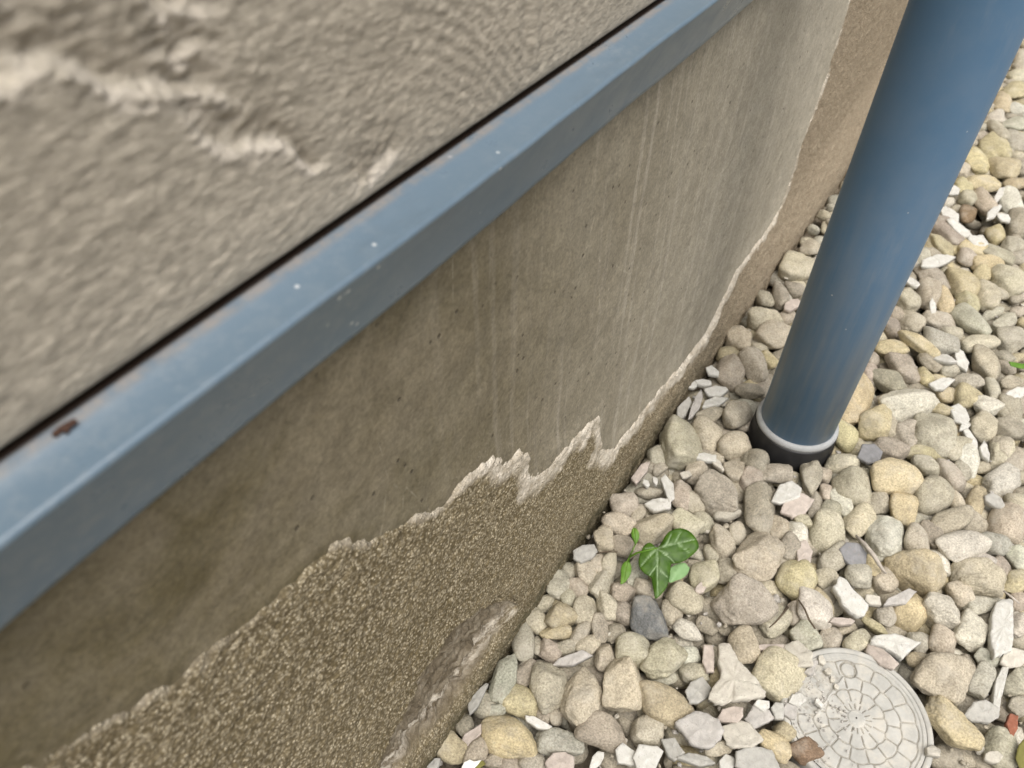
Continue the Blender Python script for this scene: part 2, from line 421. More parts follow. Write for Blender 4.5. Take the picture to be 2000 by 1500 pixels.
def mat_leaf(name, dark, light, vein):
    m = M(name, 0.5, 0.35)
    n = m.noise(90, 4, 0.6)
    c = m.mix(m.ramp(n, [(0.35, 0.0), (0.7, 1.0)]), dark, light)
    c = m.mix(m.math('MULTIPLY', m.attr('vein'), m.ramp(m.noise(240, 3), [(0.3, 0.35), (0.62, 0.95)])), c, vein)
    m.b.inputs['Subsurface Weight'].default_value = 0.0
    return m.out(c, m.bump(m.noise(140, 3), 0.0008, 0.5))

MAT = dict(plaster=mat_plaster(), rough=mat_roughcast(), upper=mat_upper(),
           flash=mat_flash(),
           pipe=mat_paint('steel_blue_pipe_paint', (0.090, 0.180, 0.295), 0.40, 0.10, 14, True),
           ring=mat_simple('grey_rubber_lip', (0.36, 0.37, 0.37), 0.6, 0.3, 90),
           socket=mat_simple('black_plastic', (0.012, 0.012, 0.013), 0.45, 0.5, 120, 0.0004, 0.5),
           pebble=mat_pebble(), gravel=mat_pebble('bed_pebble', True), chip=mat_chip(), ground=mat_ground(),
           cover=mat_cover(),
           leaf=mat_leaf('dark_ivy_leaf', (0.026, 0.072, 0.002), (0.058, 0.132, 0.006), (0.27, 0.37, 0.20)),
           pale=mat_leaf('pale_leaf_underside', (0.17, 0.30, 0.12), (0.21, 0.35, 0.15), (0.3, 0.42, 0.22)),
           young=mat_leaf('young_ivy_leaf', (0.07, 0.17, 0.012), (0.11, 0.22, 0.02), (0.2, 0.3, 0.08)),
           twig=mat_simple('dry_twig', (0.10, 0.075, 0.05), 0.85, 0.6, 150),
           straw=mat_simple('bleached_twig', (0.42, 0.38, 0.33), 0.8, 0.6, 150),
           brown=mat_simple('brown_dead_leaf', (0.055, 0.028, 0.018), 0.8, 0.5, 300),
           white=mat_simple('white_petal', (0.78, 0.77, 0.72), 0.7, 0.2, 120, 0.0003),
           olive=mat_simple('olive_dead_leaf', (0.16, 0.15, 0.04), 0.7, 0.5, 100))

# ------------------------------------------------------------------ plinth wall
RZ = math.pi / 2 - WALL_AZ                        # local x runs along the wall, local -y points out of it
O_PL = -0.1768                                     # smooth render face
EDGE_PX = [(-420, 1640), (-200, 1560), (-60, 1510), (50, 1462), (100, 1440), (195, 1395), (280, 1335), (340, 1297), (400, 1270), (480, 1210), (520, 1175), (555, 1135), (600, 1090),
           (655, 1045), (685, 1036), (720, 1046), (750, 1030), (775, 1015), (850, 980), (897, 928), (940, 897), (970, 885), (1042, 861),
           (1040, 909), (1084, 879), (1135, 825), (1171, 798), (1180, 828), (1177, 870), (1204, 860), (1260, 784), (1302, 736), (1352, 678), (1380, 640),
           (1400, 600), (1440, 520), (1470, 480), (1492, 450), (1510, 424), (1524, 398), (1535, 370), (1543, 342), (1551, 312), (1560, 284), (1590, 205), (1610, 150), (1630, 75), (1655, 0), (1670, -60)]
EDGE = on_wall(EDGE_PX, -0.176)
top = EDGE[-1]
EDGE_POLY = np.vstack([EDGE, [top[0] + 0.05, 0.60], [4.0, 0.60], [4.0, -0.3], [-3.0, -0.3], [-3.0, EDGE[0, 1] + 0.01]])
HOL_PX = [(1010, 1168), (994, 1176), (933, 1197), (887, 1232), (863, 1271), (840, 1313), (817, 1360), (798, 1393), (775, 1430), (758, 1477), (735, 1560), (700, 1640),
          (745, 1640), (768, 1560), (800, 1505), (838, 1462), (872, 1425), (915, 1368), (950, 1305), (985, 1245), (1014, 1195)]
LIME = on_wall([(1004, 1196), (978, 1232), (955, 1266), (930, 1308), (898, 1358), (862, 1400), (826, 1440), (795, 1480), (760, 1540), (730, 1620)], -0.174)
HOLLOW = on_wall(HOL_PX, -0.172)
# foot of the roughcast where it meets the stones, surveyed from the photo
FOOT_PX = np.array([(830, 1500), (960, 1290), (1030, 1180), (1100, 1100), (1200, 980), (1290, 845), (1400, 690), (1520, 500), (1615, 395)], float)
FW = at_z(FOOT_PX, 0.0); FU = FW @ WD; FO = FW @ WN
FCO = np.polyfit(FU, FO, 1)

def signed(P, edge, poly):
    d = seg_dist(P, edge); ins = in_poly(P, poly); return np.where(ins, d, -d)

def axis(parts):
    out = [parts[0][0]]
    for a, b, h in parts:
        n = max(1, int(round((b - a) / h))); out += list(np.linspace(a, b, n + 1)[1:])
    return np.array(out)

def build_plinth():
    root = empty('plinth_wall', (0, 0, 0), RZ)
    tag(root, 'low brown cement plinth wall under the blue flashing, with a ragged roughcast foot', 'wall')
    # smooth render
    us = axis([(-1.2, -0.1, 0.03), (-0.1, 0.5, 0.0022), (0.5, 1.1, 0.0035), (1.1, 1.5, 0.006), (1.5, 3.0, 0.05)])
    zs = axis([(-0.08, 0.1, 0.012), (0.1, 0.60, 0.0028)])
    U, Z = np.meshgrid(us, zs, indexing='ij'); u, z = U.ravel(), Z.ravel()
    sdd = signed(np.stack([u, z], 1), EDGE, EDGE_POLY)
    o = O_PL + 0.0016 * fbm(u * 7, z * 7, 0.3, 4) + 0.0005 * fbm(u * 60, z * 60, 2.2, 3)
    o += 0.0022 * np.exp(-np.maximum(-sdd, 0) / 0.010)       # render thickens a little towards the broken edge
    v = np.stack([u, -o, z], 1)
    f = grid_faces(len(us), len(zs)); f = f[(sdd[f] < 0.012).any(1)]                 # it stops behind the roughcast
    used = np.unique(f); re = np.full(len(v), -1); re[used] = np.arange(len(used))
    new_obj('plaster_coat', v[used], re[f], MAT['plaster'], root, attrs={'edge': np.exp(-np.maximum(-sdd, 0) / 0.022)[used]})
    # roughcast
    us = axis([(-1.2, -0.1, 0.03), (-0.1, 0.30, 0.0012), (0.30, 0.75, 0.0017), (0.75, 1.25, 0.003), (1.25, 2.1, 0.005), (2.1, 3.0, 0.05)])
    zs = axis([(-0.08, -0.02, 0.01), (-0.02, 0.42, 0.0015), (0.42, 0.60, 0.004)])
    U, Z = np.meshgrid(us, zs, indexing='ij'); u, z = U.ravel(), Z.ravel()
    P = np.stack([u + 0.0022 * fbm(u * 160, z * 160, 7.7, 3) + 0.003 * fbm(u * 40, z * 40, 2.7, 2), z + 0.0022 * fbm(u * 160, z * 160, 1.7, 3) + 0.003 * fbm(u * 40, z * 40, 3.9, 2)], 1)
    sdd = signed(P, EDGE, EDGE_POLY)
    foot = FCO[0] * np.clip(u, -0.1, 1.35) + FCO[1]
    w = 1 - sstep(0.0, 0.12, z)
    face = -0.1735 * (1 - w) + np.maximum(foot, -0.1755) * w
    hd = seg_dist(P, HOLLOW); hol = np.where(in_poly(P, HOLLOW), hd, -hd)
    hol = hol + 0.004 * fbm(u * 60, z * 60, 6.1, 3)
    hm = sstep(-0.0005, 0.0045, hol); hole = on_wall([(838, 1318)], -0.172)[0]
    relief = 0.0010 * fbm(u * 55, z * 55, 4.1, 4, 0.6) + 0.0008 * vnoise(u * 300, z * 300, 9.0)
    hrel = 0.0030 * fbm(u * 70, z * 110, 1.1, 5, 0.65)
    rimw = 0.0062 + 0.0050 * sstep(0.15, 0.28, u) + 0.0048 * vnoise(u * 38, z * 38, 3.3) + 0.002 * vnoise(u * 160, z * 160, 3.3)
    ramp = sstep(-0.001, 1, sdd / np.maximum(rimw, 0.0025))
    o = (O_PL - 0.004) * (1 - ramp) + face * ramp + relief * ramp
    o -= hm * (0.014 - hrel) * sstep(0.0, 0.026, seg_dist(np.stack([u, z], 1), HOLLOW[11:]))
    o -= 0.022 * np.exp(-(((u - hole[0]) / 0.009) ** 2 + ((z - hole[1]) / 0.005) ** 2))
    cw = np.maximum(0.0055 + 0.0165 * sstep(0.15, 0.30, u) * (1 - 0.55 * sstep(0.45, 0.9, u)) + (0.0055 + 0.003 * sstep(0.15, 0.3, u)) * vnoise(u * 48, z * 48, 3.3), 0.003)
    rim = np.clip(1.7 - np.abs(sdd - 0.45 * cw) / (0.55 * cw), 0, 1)
    grey = (0.30 + 0.95 * sstep(0.06, 0.28, u)) * (1 - 0.15 * sstep(0.95, 1.05, u)) * (0.85 + 0.45 * vnoise(u * 55, z * 55, 6.6))
    base = (1 - sstep(0.008, 0.050 + 0.02 * vnoise(u * 12, 0.5, 0.5), z)) * sstep(1.0, 0.5, u)
    v = np.stack([u, -o, z], 1)
    f = grid_faces(len(us), len(zs)); keep = (sdd[f] > -0.006).any(1); f = f[keep]
    used = np.unique(f); re = np.full(len(v), -1); re[used] = np.arange(len(used))
    new_obj('roughcast_layer', v[used], re[f], MAT['rough'], root,
            attrs={'lime': np.exp(-(seg_dist(np.stack([u, z], 1)[used], LIME) / 0.006) ** 2), 'rim': (rim * grey)[used], 'hollow': (hm * sstep(0.004, 0.018, seg_dist(np.stack([u, z], 1), HOLLOW[11:])))[used], 'base': base[used]})
    # body of the wall behind both coats
    V = [(-1.2, 0.215, -0.2), (3, 0.215, -0.2), (3, 0.45, -0.2), (-1.2, 0.45, -0.2), (-1.2, 0.215, 0.545), (3, 0.215, 0.545), (3, 0.45, 0.545), (-1.2, 0.45, 0.545)]
    new_obj('masonry_core', V, [(0, 3, 2, 1), (4, 5, 6, 7), (0, 1, 5, 4), (1, 2, 6, 5), (2, 3, 7, 6), (3, 0, 4, 7)], MAT['rough'], root, False)
    return root

build_plinth()

# ------------------------------------------------------------------ upper wall
O_UP, Z_UP = -0.1688, 0.5574
def build_upper():
    us = axis([(-1.2, -0.25, 0.03), (-0.25, 0.45, 0.0011), (0.45, 0.8, 0.003), (0.8, 3.0, 0.05)])
    zs = axis([(Z_UP, 0.78, 0.0010), (0.78, 1.6, 0.03)])
    U, Z = np.meshgrid(us, zs, indexing='ij'); u, z = U.ravel(), Z.ravel()
    n1 = fbm(u * 24, z * 60, 0.7, 4, 0.55); n2 = fbm(u * 230, z * 560, 3.7, 3, 0.6)
    n3 = fbm(u * 260, z * 520, 6.7, 2)
    calm = sstep(0.0, 0.008, z - Z_UP)
    o = O_UP + (0.00028 * n1 + 0.00034 * n2 + 0.00012 * n3) * calm
    rim = np.zeros_like(u); pit = np.zeros_like(u)
    wob = 0.0030 * fbm(u * 60, z * 60, 8.8, 4, 0.65)
    for px, dep, L in (([(-140, 150), (-60, 160), (0, 165), (60, 148), (120, 150), (200, 186), (300, 204), (380, 206), (450, 208), (480, 205)], 0.0065, 0.035),
                       ([(365, 250), (390, 262), (420, 275), (500, 290), (555, 287), (590, 308), (622, 332), (645, 318)], 0.0050, 0.018),
                       ([(690, 372), (722, 362), (750, 340), (795, 300)], 0.0022, 0.012),
                       ([(-60, -8), (0, 12), (60, 40)], 0.005, 0.014),
                       ([(270, -30), (300, 22), (340, 48), (400, 40), (440, 10)], 0.006, 0.016),
                       ([(310, 120), (350, 130), (410, 122), (450, 118)], 0.004, 0.012)):
        W = on_wall(px, O_UP); W = W[np.argsort(W[:, 0])]
        zl = np.interp(u, W[:, 0], W[:, 1]) + wob
        fade = sstep(W[0, 0] - 0.004, W[0, 0] + 0.006, u) * (1 - sstep(W[-1, 0] - 0.012, W[-1, 0] + 0.004, u))
        dz = z - zl
        step = sstep(-0.0005, 0.0040, dz) * np.exp(-np.maximum(dz, 0) / L)
        o -= 0.65 * dep * fade * step * (1 + 0.35 * n2)
        o += (0.12 + 0.15 * n2) * dep * fade * np.exp(-(dz / 0.003) ** 2)
        o += fade * step * (0.0013 * n2 + 0.0010 * n3)
        rim = np.maximum(rim, fade * np.exp(-((dz + 0.0002) / 0.0032) ** 2))
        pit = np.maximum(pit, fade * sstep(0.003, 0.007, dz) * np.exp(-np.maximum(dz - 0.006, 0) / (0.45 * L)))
    # comb marks dragged through the wet coat
    A = on_wall([(780, 20), (850, 40), (930, 110), (1000, 190), (1030, 230)], O_UP)
    cx = np.interp(u, A[:, 0], A[:, 1]); area = sstep(A[0, 0], A[1, 0], u) * (1 - sstep(A[-1, 0], A[-1, 0] + 0.05, u))
    o += calm * area * 0.00032 * np.sin((z - cx + 0.01 * fbm(u * 9, z * 9, 5.5, 2)) * 2 * math.pi / 0.0075) * np.exp(-((z - cx) / 0.04) ** 2)
    B = on_wall([(1040, 30), (1048, 160)], O_UP); uc = B[:, 0].mean()
    o += calm * 0.0009 * np.cos((u - uc) * 2 * math.pi / 0.016) * np.exp(-((u - uc) / 0.018) ** 2) * sstep(0.56, 0.575, z)
    o -= 0.0015 * np.exp(-(z - Z_UP) / 0.0012)                 # softened lower arris
    V = np.stack([u, -o, z], 1); nu, nv = len(us), len(zs)
    F = grid_faces(nu, nv)
    b0 = np.arange(nu) * nv                                   # underside and back so it is a solid slab
    ex = np.stack([us, np.full(nu, 0.42), np.full(nu, Z_UP)], 1); k = len(V)
    F2 = np.stack([b0[:-1], np.arange(k, k + nu - 1), np.arange(k + 1, k + nu), b0[1:]], 1)
    V = np.vstack([V, ex]); z0 = np.zeros(nu)
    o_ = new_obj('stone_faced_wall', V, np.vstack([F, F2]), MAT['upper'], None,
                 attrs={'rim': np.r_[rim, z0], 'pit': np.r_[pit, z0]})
    o_.rotation_euler = (0, 0, RZ)
    tag(o_, 'rough beige wall face with broken ledges and comb marks above the blue flashing', 'wall')
build_upper()

# ------------------------------------------------------------------ metal flashing
def build_flashing():
    zr, zb, of, ob = 0.5515, 0.5128, 0.1488, 0.1630   # ridge height, lower edge height, distances of ridge and lower edge (the front leaf is folded back to make it fall darker)
    prof = [(0.30, 0.5553), (0.1715, 0.5549), (0.1705, 0.5549), (0.170, 0.5546)]
    prof += [(0.1650, 0.5543), (0.1644, 0.5537), (of + 0.0024, zr + 0.0004)]
    for k in range(1, 6):
        a = math.pi / 2 * k / 6; prof.append((of + 0.0022 - 0.0022 * math.sin(a), zr - 0.0018 + 0.0022 * math.cos(a)))
    prof += [(of + 0.0008, zr - 0.003), ((of + ob) / 2, (zr + zb) / 2), (ob - 0.0012, zb + 0.003), (ob - 0.0008, zb + 0.0008), (ob + 0.0006, zb), (ob + 0.002, zb + 0.0004),
             (ob + 0.0020, zb + 0.004), (of + 0.0032, zr - 0.005), (0.30, 0.5525)]
    us = axis([(-1.2, -0.2, 0.05), (-0.2, 1.5, 0.012), (1.5, 3.0, 0.05)])
    V = []
    for u in us:
        wv = 0.0007 * math.sin(u * 9 + 1) + 0.0005 * math.sin(u * 23) + 0.0003 * float(vnoise(u * 40, 1.3))
        for k, (y, z) in enumerate(prof):
            e = 1.0 if 6 <= k <= len(prof) - 2 else 0.0
            V.append((u, y + wv * e, z + 0.0004 * math.sin(u * 14 + 2) * e))
    f = grid_faces(len(us), len(prof))[:, ::-1]
    o = new_obj('metal_flashing', V, np.ascontiguousarray(f), MAT['flash'])
    o.rotation_euler = (0, 0, RZ)
    tag(o, 'blue grey folded sheet metal drip flashing running diagonally between the two walls', 'flashing')
build_flashing()

# ------------------------------------------------------------------ drainpipe
PIPE = np.array([0.3539, 0.6142]) * 0.992; PR = 0.0440
def build_pipe():
    root = empty('drainpipe', (PIPE[0], PIPE[1], 0)); tag(root, 'round steel blue drainpipe standing in the gravel in a black socket', 'drainpipe')
    V, F = lathe([(0, -0.02), (PR, -0.02), (PR, 0.30), (PR, 0.9), (PR, 2.2), (0, 2.2)], 128)
    p = new_obj('pipe', V, F, MAT['pipe'], root)
    r = PR
    V, F = lathe([(r - 0.001, 0.030), (r + 0.0020, 0.0305), (r + 0.0040, 0.0285), (r + 0.0050, 0.0255), (r + 0.0046, 0.0225), (r + 0.002, 0.0215), (r - 0.001, 0.0215)], 96)
    new_obj('seal_ring', V, F, MAT['ring'], root)
    V, F = lathe([(r - 0.001, 0.0222), (r + 0.0045, 0.0222), (r + 0.0058, 0.020), (r + 0.0058, 0.004), (r + 0.0072, 0.002), (r + 0.0072, -0.05), (r - 0.001, -0.05)], 96)
    new_obj('socket', V, F, MAT['socket'], root)
build_pipe()

# ------------------------------------------------------------------ ground
def build_ground():
    a = axis([(-80, -2, 6), (-2, -0.6, 0.2), (-0.6, 2.2, 0.02), (2.2, 4, 0.3), (4, 80, 6)])
    X, Y = np.meshgrid(a, a, indexing='ij'); x, y = X.ravel(), Y.ravel()
    near = np.exp(-((x - 0.5) ** 2 + (y - 0.8) ** 2) / 3.0)
    z = -0.030 + near * 0.006 * fbm(x * 12, y * 12, 0.2, 4)
    o = new_obj('ground', np.stack([x, y, z], 1), grid_faces(len(a), len(a)), MAT['ground']); o['kind'] = 'structure'
build_ground()

# ------------------------------------------------------------------ pebbles
TINT = dict(g=(0.31, 0.28, 0.22), t=(0.36, 0.325, 0.255), b=(0.42, 0.382, 0.288), y=(0.45, 0.388, 0.245), w=(0.515, 0.487, 0.41),  # g is tan with shade on the stones put into the colour
            p=(0.385, 0.34, 0.272), k=(0.135, 0.145, 0.14), s=(0.365, 0.35, 0.285), o=(0.37, 0.325, 0.215), r=(0.22, 0.15, 0.095))
CNAME = dict(g='grey', t='tan', b='buff', y='yellow', w='cream', p='pinkish', k='dark blue grey', s='silvery grey', o='olive brown', r='dark brown')
# cx, cy, length, width (photo px), direction of the length (deg, clockwise from right), colour, optional label
PEB = '''1494 622 64 48 0 b;1508 655 62 58 -20 b;1442 664 54 48 70 b;1426 724 64 54 90 t;1474 718 66 46 57 t;1503 705 40 30 30 y;1463 764 56 30 10 g;1441 808 62 50 -50 t
1387 812 58 30 -20 g;1330 866 90 74 70 t;1378 850 68 50 35 b;1433 872 68 46 0 b;1478 900 56 48 40 g;1556 524 62 56 -30 b;1584 484 38 30 0 t;1524 576 50 30 80 g
1554 566 42 30 10 g;1494 586 36 30 40 g;1536 622 32 26 0 t;1780 630 48 46 0 p;1834 626 66 34 10 t;1740 640 44 36 50 g;1748 612 36 30 60 g;1741 682 66 42 10 y
1798 672 82 32 35 y;1838 668 72 50 15 s;1856 648 50 24 15 t;1896 628 84 48 40 s;1910 672 66 36 -5 b;1938 614 44 20 -15 s;1962 630 52 30 -20 s
1970 662 66 52 0 t;1700 704 34 30 0 g;1698 728 36 30 90 p;1736 742 76 44 30 g;1764 722 64 46 40 g;1806 736 42 30 50 y;1816 708 50 28 30 g;1860 722 50 30 -10 s
1924 712 66 54 50 b;1892 746 56 30 0 s;1960 696 38 24 20 g;1966 716 38 26 40 g;1672 776 96 62 -60 y;1774 790 118 60 -6 w;1708 824 68 62 50 y;1738 832 46 30 60 t
1648 852 54 50 30 y;1770 848 66 52 -20 t;1822 848 86 78 50 t;1862 844 30 28 0 y;1864 874 52 40 -40 t;1888 898 56 48 90 w;1848 772 42 28 20 y;1888 776 54 44 30 o
1840 802 44 28 20 y;1924 792 54 38 10 w;1940 762 52 30 70 s;1974 748 46 28 -10 g;1970 806 58 50 40 p;1918 834 58 50 60 t;1972 838 72 46 20 g;1956 876 50 42 80 b
1736 878 60 42 30 g;1802 886 78 30 0 o;1648 906 62 44 20 b;1610 928 34 30 0 t;1664 950 76 66 40 t;1688 930 36 26 90 b;1642 984 60 38 60 w;1612 962 30 24 90 p
1748 932 106 68 5 y;1718 982 52 44 0 p;1762 994 58 54 60 y;1812 912 58 38 10 t;1858 932 74 50 55 p;1822 970 78 72 50 t;1868 980 48 30 60 b;1878 922 42 40 0 g
1918 914 32 22 0 b;1954 886 62 44 80 b;1986 900 52 48 0 t;1956 940 76 48 -10 w;1904 982 66 38 -75 o;1856 1018 84 44 -15 g;1820 1042 62 38 60 g;1786 1020 42 26 -40 g
1968 1022 76 70 40 t;1728 1048 90 70 75 w;1678 1020 66 52 -20 b;1614 1042 74 66 80 b;1622 1000 44 40 0 g;1628 1092 68 48 -45 t;1612 1128 46 38 0 t;1702 1108 46 28 70 y
1676 1124 54 46 40 s;1730 1134 50 46 0 b;1788 1114 112 78 35 o;1790 1062 62 54 60 t;1832 1096 54 42 60 w;1878 1066 86 62 -10 w;1944 1060 62 50 10 s;1916 1098 52 34 20 w
1954 1108 42 36 30 g;1988 1094 54 40 50 w;1910 1130 102 60 10 b;1984 1136 50 44 90 o;1780 1194 70 66 60 y;1840 1196 88 58 30 w;1876 1162 58 42 40 b
1914 1182 58 38 -10 s;1898 1236 72 70 50 w;1840 1256 58 50 60 p;1792 1254 48 42 50 s;1792 1288 44 32 0 o;1842 1322 104 94 45 b;1730 1204 46 40 60 s;1622 1250 52 46 90 t
1652 1230 38 24 -20 t;1674 1254 54 38 -20 b;1708 1224 64 20 35 o;1928 1286 48 38 10 s;1918 1330 62 46 100 s;1888 1294 40 26 50 g;1990 1335 54 52 90 t;1990 1172 44 40 0 p
1992 1220 50 40 90 w;1857 1418 134 54 45 y;1955 1464 74 62 60 b;1990 1378 46 40 0 g;1530 1432 42 40 50 o;1573 1467 54 52 0 r;1512 1456 74 44 40 y;1206 1024 60 38 30 b
1274 1030 76 56 -30 b;1338 1026 60 48 30 b;1374 1020 44 38 60 t;1246 1004 40 26 -60 t;1178 1052 56 38 70 b;1190 1100 48 28 90 b;1216 1066 48 42 40 t
1240 1076 42 28 -10 t;1146 1122 54 38 60 b;1164 1100 40 30 90 t;1094 1142 56 38 -65 t;1112 1116 34 30 90 t;1130 1148 46 38 50 g;1178 1134 72 40 -60 t;1062 1182 44 28 -20 b
1108 1168 38 30 60 t;1046 1212 52 42 40 b;1094 1204 62 46 -30 o;1140 1196 60 46 -70 t;1186 1184 56 38 60 b;1216 1156 48 44 0 g;1218 1198 52 36 30 g;1242 1124 68 44 -60 s
1266 1152 58 34 20 t;1264 1210 80 66 70 k;1338 1170 72 58 30 b;1312 1200 44 40 60 t;1344 1232 62 38 30 w;1374 1128 64 52 70 b;1022 1254 74 42 90 t;1086 1236 60 28 -10 o
1136 1236 56 30 -50 t;1074 1272 48 38 30 t;1106 1266 46 28 -15 t;1170 1228 56 32 80 g;1202 1236 42 36 0 g;1148 1262 48 38 0 t;1048 1262 38 22 90 g;1182 1284 60 38 100 t
1236 1272 74 68 0 b;1346 1282 42 40 0 w;986 1324 96 46 -70 s;1072 1336 92 74 65 t;1020 1370 64 60 40 y;1138 1364 94 82 -60 b;994 1440 116 78 25 y;1094 1450 92 54 0 s
1174 1428 98 62 15 t;884 1466 58 52 50 o;910 1420 44 38 70 g;932 1466 60 42 100 g;946 1380 50 46 40 g;970 1388 46 24 -10 s;1026 1316 58 36 -70 g;1060 1398 44 30 90 g
1086 1398 40 28 80 t;968 1484 44 32 0 g;996 1494 54 36 0 g;1042 1490 54 44 40 s;1214 1336 102 80 80 b;1296 1286 90 64 -45 b;1354 1316 50 42 0 t;1300 1378 114 72 15 o
1296 1326 52 28 -15 s;1450 1262 70 50 62 b;1520 1320 100 88 50 b;1264 1430 64 56 50 b;1406 1462 58 30 -10 t;1514 1216 62 50 -60 b;1456 1182 106 98 20 p;1554 1134 76 72 60 y
1590 1192 78 68 50 w;1556 1200 50 34 70 t;1576 1248 62 50 40 s;1606 1180 66 34 60 o;1400 970 88 60 30 g;1482 992 94 64 100 g;1484 1086 102 82 -50 t;1432 922 46 42 40 g
1466 940 54 42 90 g;1512 926 64 38 5 g;1582 930 72 42 95 t;1352 982 54 42 30 g;1330 972 56 42 80 t;1410 1058 66 42 60 t;1440 1044 44 32 80 t;1392 1084 42 32 70 t
1418 1116 54 36 85 t;1422 1004 54 26 -10 s;1218 988 54 46 0 t;1286 896 44 38 50 t;1288 914 36 22 -30 t;1266 962 52 26 0 t;1358 924 46 44 0 t;1568 1016 46 32 20 b
1556 1042 48 44 60 w;1520 1032 52 40 60 t;1540 1070 52 42 90 g;1532 1096 40 34 0 g;1592 988 46 26 90 t;1850 454 78 38 35 g;1840 484 52 38 40 o;1864 478 42 36 0 y
1814 486 36 28 80 o;1800 508 40 32 80 s;1820 545 62 42 30 t;1878 552 66 58 20 y;1920 536 38 32 0 y;1968 546 76 60 50 b;1926 578 58 46 70 b;1846 592 52 36 80 y
1890 590 50 46 40 o;1772 586 50 46 30 b;1812 574 48 44 90 t;1890 502 40 36 0 p;1902 486 58 24 15 y;1948 498 72 32 20 t;1930 514 60 26 5 y;1944 458 40 36 0 y
1888 420 38 32 90 r;1920 394 54 36 50 b;1888 388 38 34 80 b;1974 396 60 38 40 w;1990 435 52 46 90 g;1880 362 40 32 40 y;1920 358 66 28 12 y;1982 360 44 32 0 o
1980 478 46 32 0 t;1985 503 42 28 0 g;1940 286 66 50 30 y;1904 312 52 42 20 y;1960 328 62 44 20 o;1984 214 42 30 20 w;1958 204 38 36 0 o;1942 230 34 32 0 w
1948 256 52 32 60 t;1984 244 46 26 0 s;1985 276 52 32 30 s;1982 180 46 32 0 o;1994 118 44 32 90 b;1988 147 42 24 0 b;1874 330 40 34 20 b'''
SPECIAL = {(1264, 1210): 'dark blue grey pebble just below the tip of the ivy leaf', (994, 1440): 'big speckled ochre pebble near the foot of the wall',
           (1857, 1418): 'long yellow stone lying diagonally beside the round drain cover', (1842, 1322): 'big round brownish pebble touching the upper right rim of the drain cover',
           (1774, 790): 'large cream pebble with a small hole, right of the pipe foot', (1748, 932): 'large lumpy yellow pebble with a dark groove, right of the pipe socket',
           (1788, 1114): 'large brown pebble with a craggy dark end in the middle of the gravel', (1780, 1194): 'triangular ochre pebble among cream pebbles above the drain cover',
           (1728, 1048): 'big whitish pebble with a bleached twig lying beside it', (1456, 1182): 'big blocky pinkish pebble, largest between ivy and drain cover',
           (1484, 1086): 'large smooth oval pebble right of the ivy leaves', (1482, 992): 'upright oval grey pebble below the black pipe socket',
           (1554, 1134): 'rough pitted yellow pebble crowning the stones beside the blocky pinkish pebble', (1590, 1192): 'cream pebble with a thin twig lying across it',
           (1520, 1320): 'big squarish buff pebble at the left edge of the drain cover', (1300, 1378): 'olive brown flat oval pebble left of the triangular plaster chip',
           (1573, 1467): 'dark brown rusty pebble at the lower left of the drain cover', (986, 1324): 'long grey pebble leaning near the hollow in the wall foot',
           (1138, 1364): 'largest buff pebble right of the triangular one near the wall', (1672, 776): 'yellow angular stone wedged against the right side of the pipe foot',
           (1896, 628): 'long smooth silvery grey pebble right of the pipe', (1822, 970): 'round tan pebble beside the lumpy yellow one',
           (1072, 1336): 'tan triangular pebble between the ochre pebbles and the wall foot', (1020, 1370): 'small cracked yellow pebble above the big speckled ochre one',
           (1330, 866): 'round grey tan pebble against the wall foot left of the pipe', (1274, 1030): 'triangular buff pebble behind the notch of the ivy leaf',
           (1888, 420): 'dark brown stone in the bare soil patch right of the pipe', (1400, 970): 'broad grey pebble between the ivy and the pipe socket'}
rows = [r.split() for line in PEB.split('\n') for r in line.split(';')]

def ico(n):
    bm = bmesh.new(); bmesh.ops.create_icosphere(bm, subdivisions=n, radius=1.0)
    v = np.array([p.co[:] for p in bm.verts]); f = np.array([[q.index for q in p.verts] for p in bm.faces]); bm.free()
    return v / np.linalg.norm(v, axis=1)[:, None], f
ICO = {2: ico(2), 3: ico(3), 4: ico(4), 5: ico(5)}

def stone(rs, lev, angular=0.0):
    """unit pebble: a rounded polyhedron whose x, y and z extents are -1..1"""
    D, F = ICO[lev]
    n = rs.randint(9, 15); N = rs.normal(size=(n, 3)); N[:, 2] *= 0.9; N /= np.linalg.norm(N, axis=1)[:, None]
    N = np.vstack([N, -N[: n // 2] + rs.normal(scale=0.3, size=(n // 2, 3)), np.eye(3), -np.eye(3)]); N /= np.linalg.norm(N, axis=1)[:, None]
    h = rs.uniform(0.72, 1.06, len(N)); h[-6:] = rs.uniform(0.9, 1.05, 6)
    p = rs.uniform(6, 11) + 10 * angular
    q = np.maximum(D @ N.T, 0) / h
    r = (q ** p).sum(1) ** (-1 / p)
    sd_ = rs.uniform(0, 90)
    P = D * (r * (1 + 0.055 * fbm(D[:, 0] * 1.7 + sd_, D[:, 1] * 1.7, D[:, 2] * 1.7, 2) + (0.014 + 0.03 * angular) * fbm(D[:, 0] * 6 + sd_, D[:, 1] * 6, D[:, 2] * 6, 3)))[:, None]
    P -= (P.max(0) + P.min(0)) / 2
    P /= np.abs(P).max(0)
    return P, F

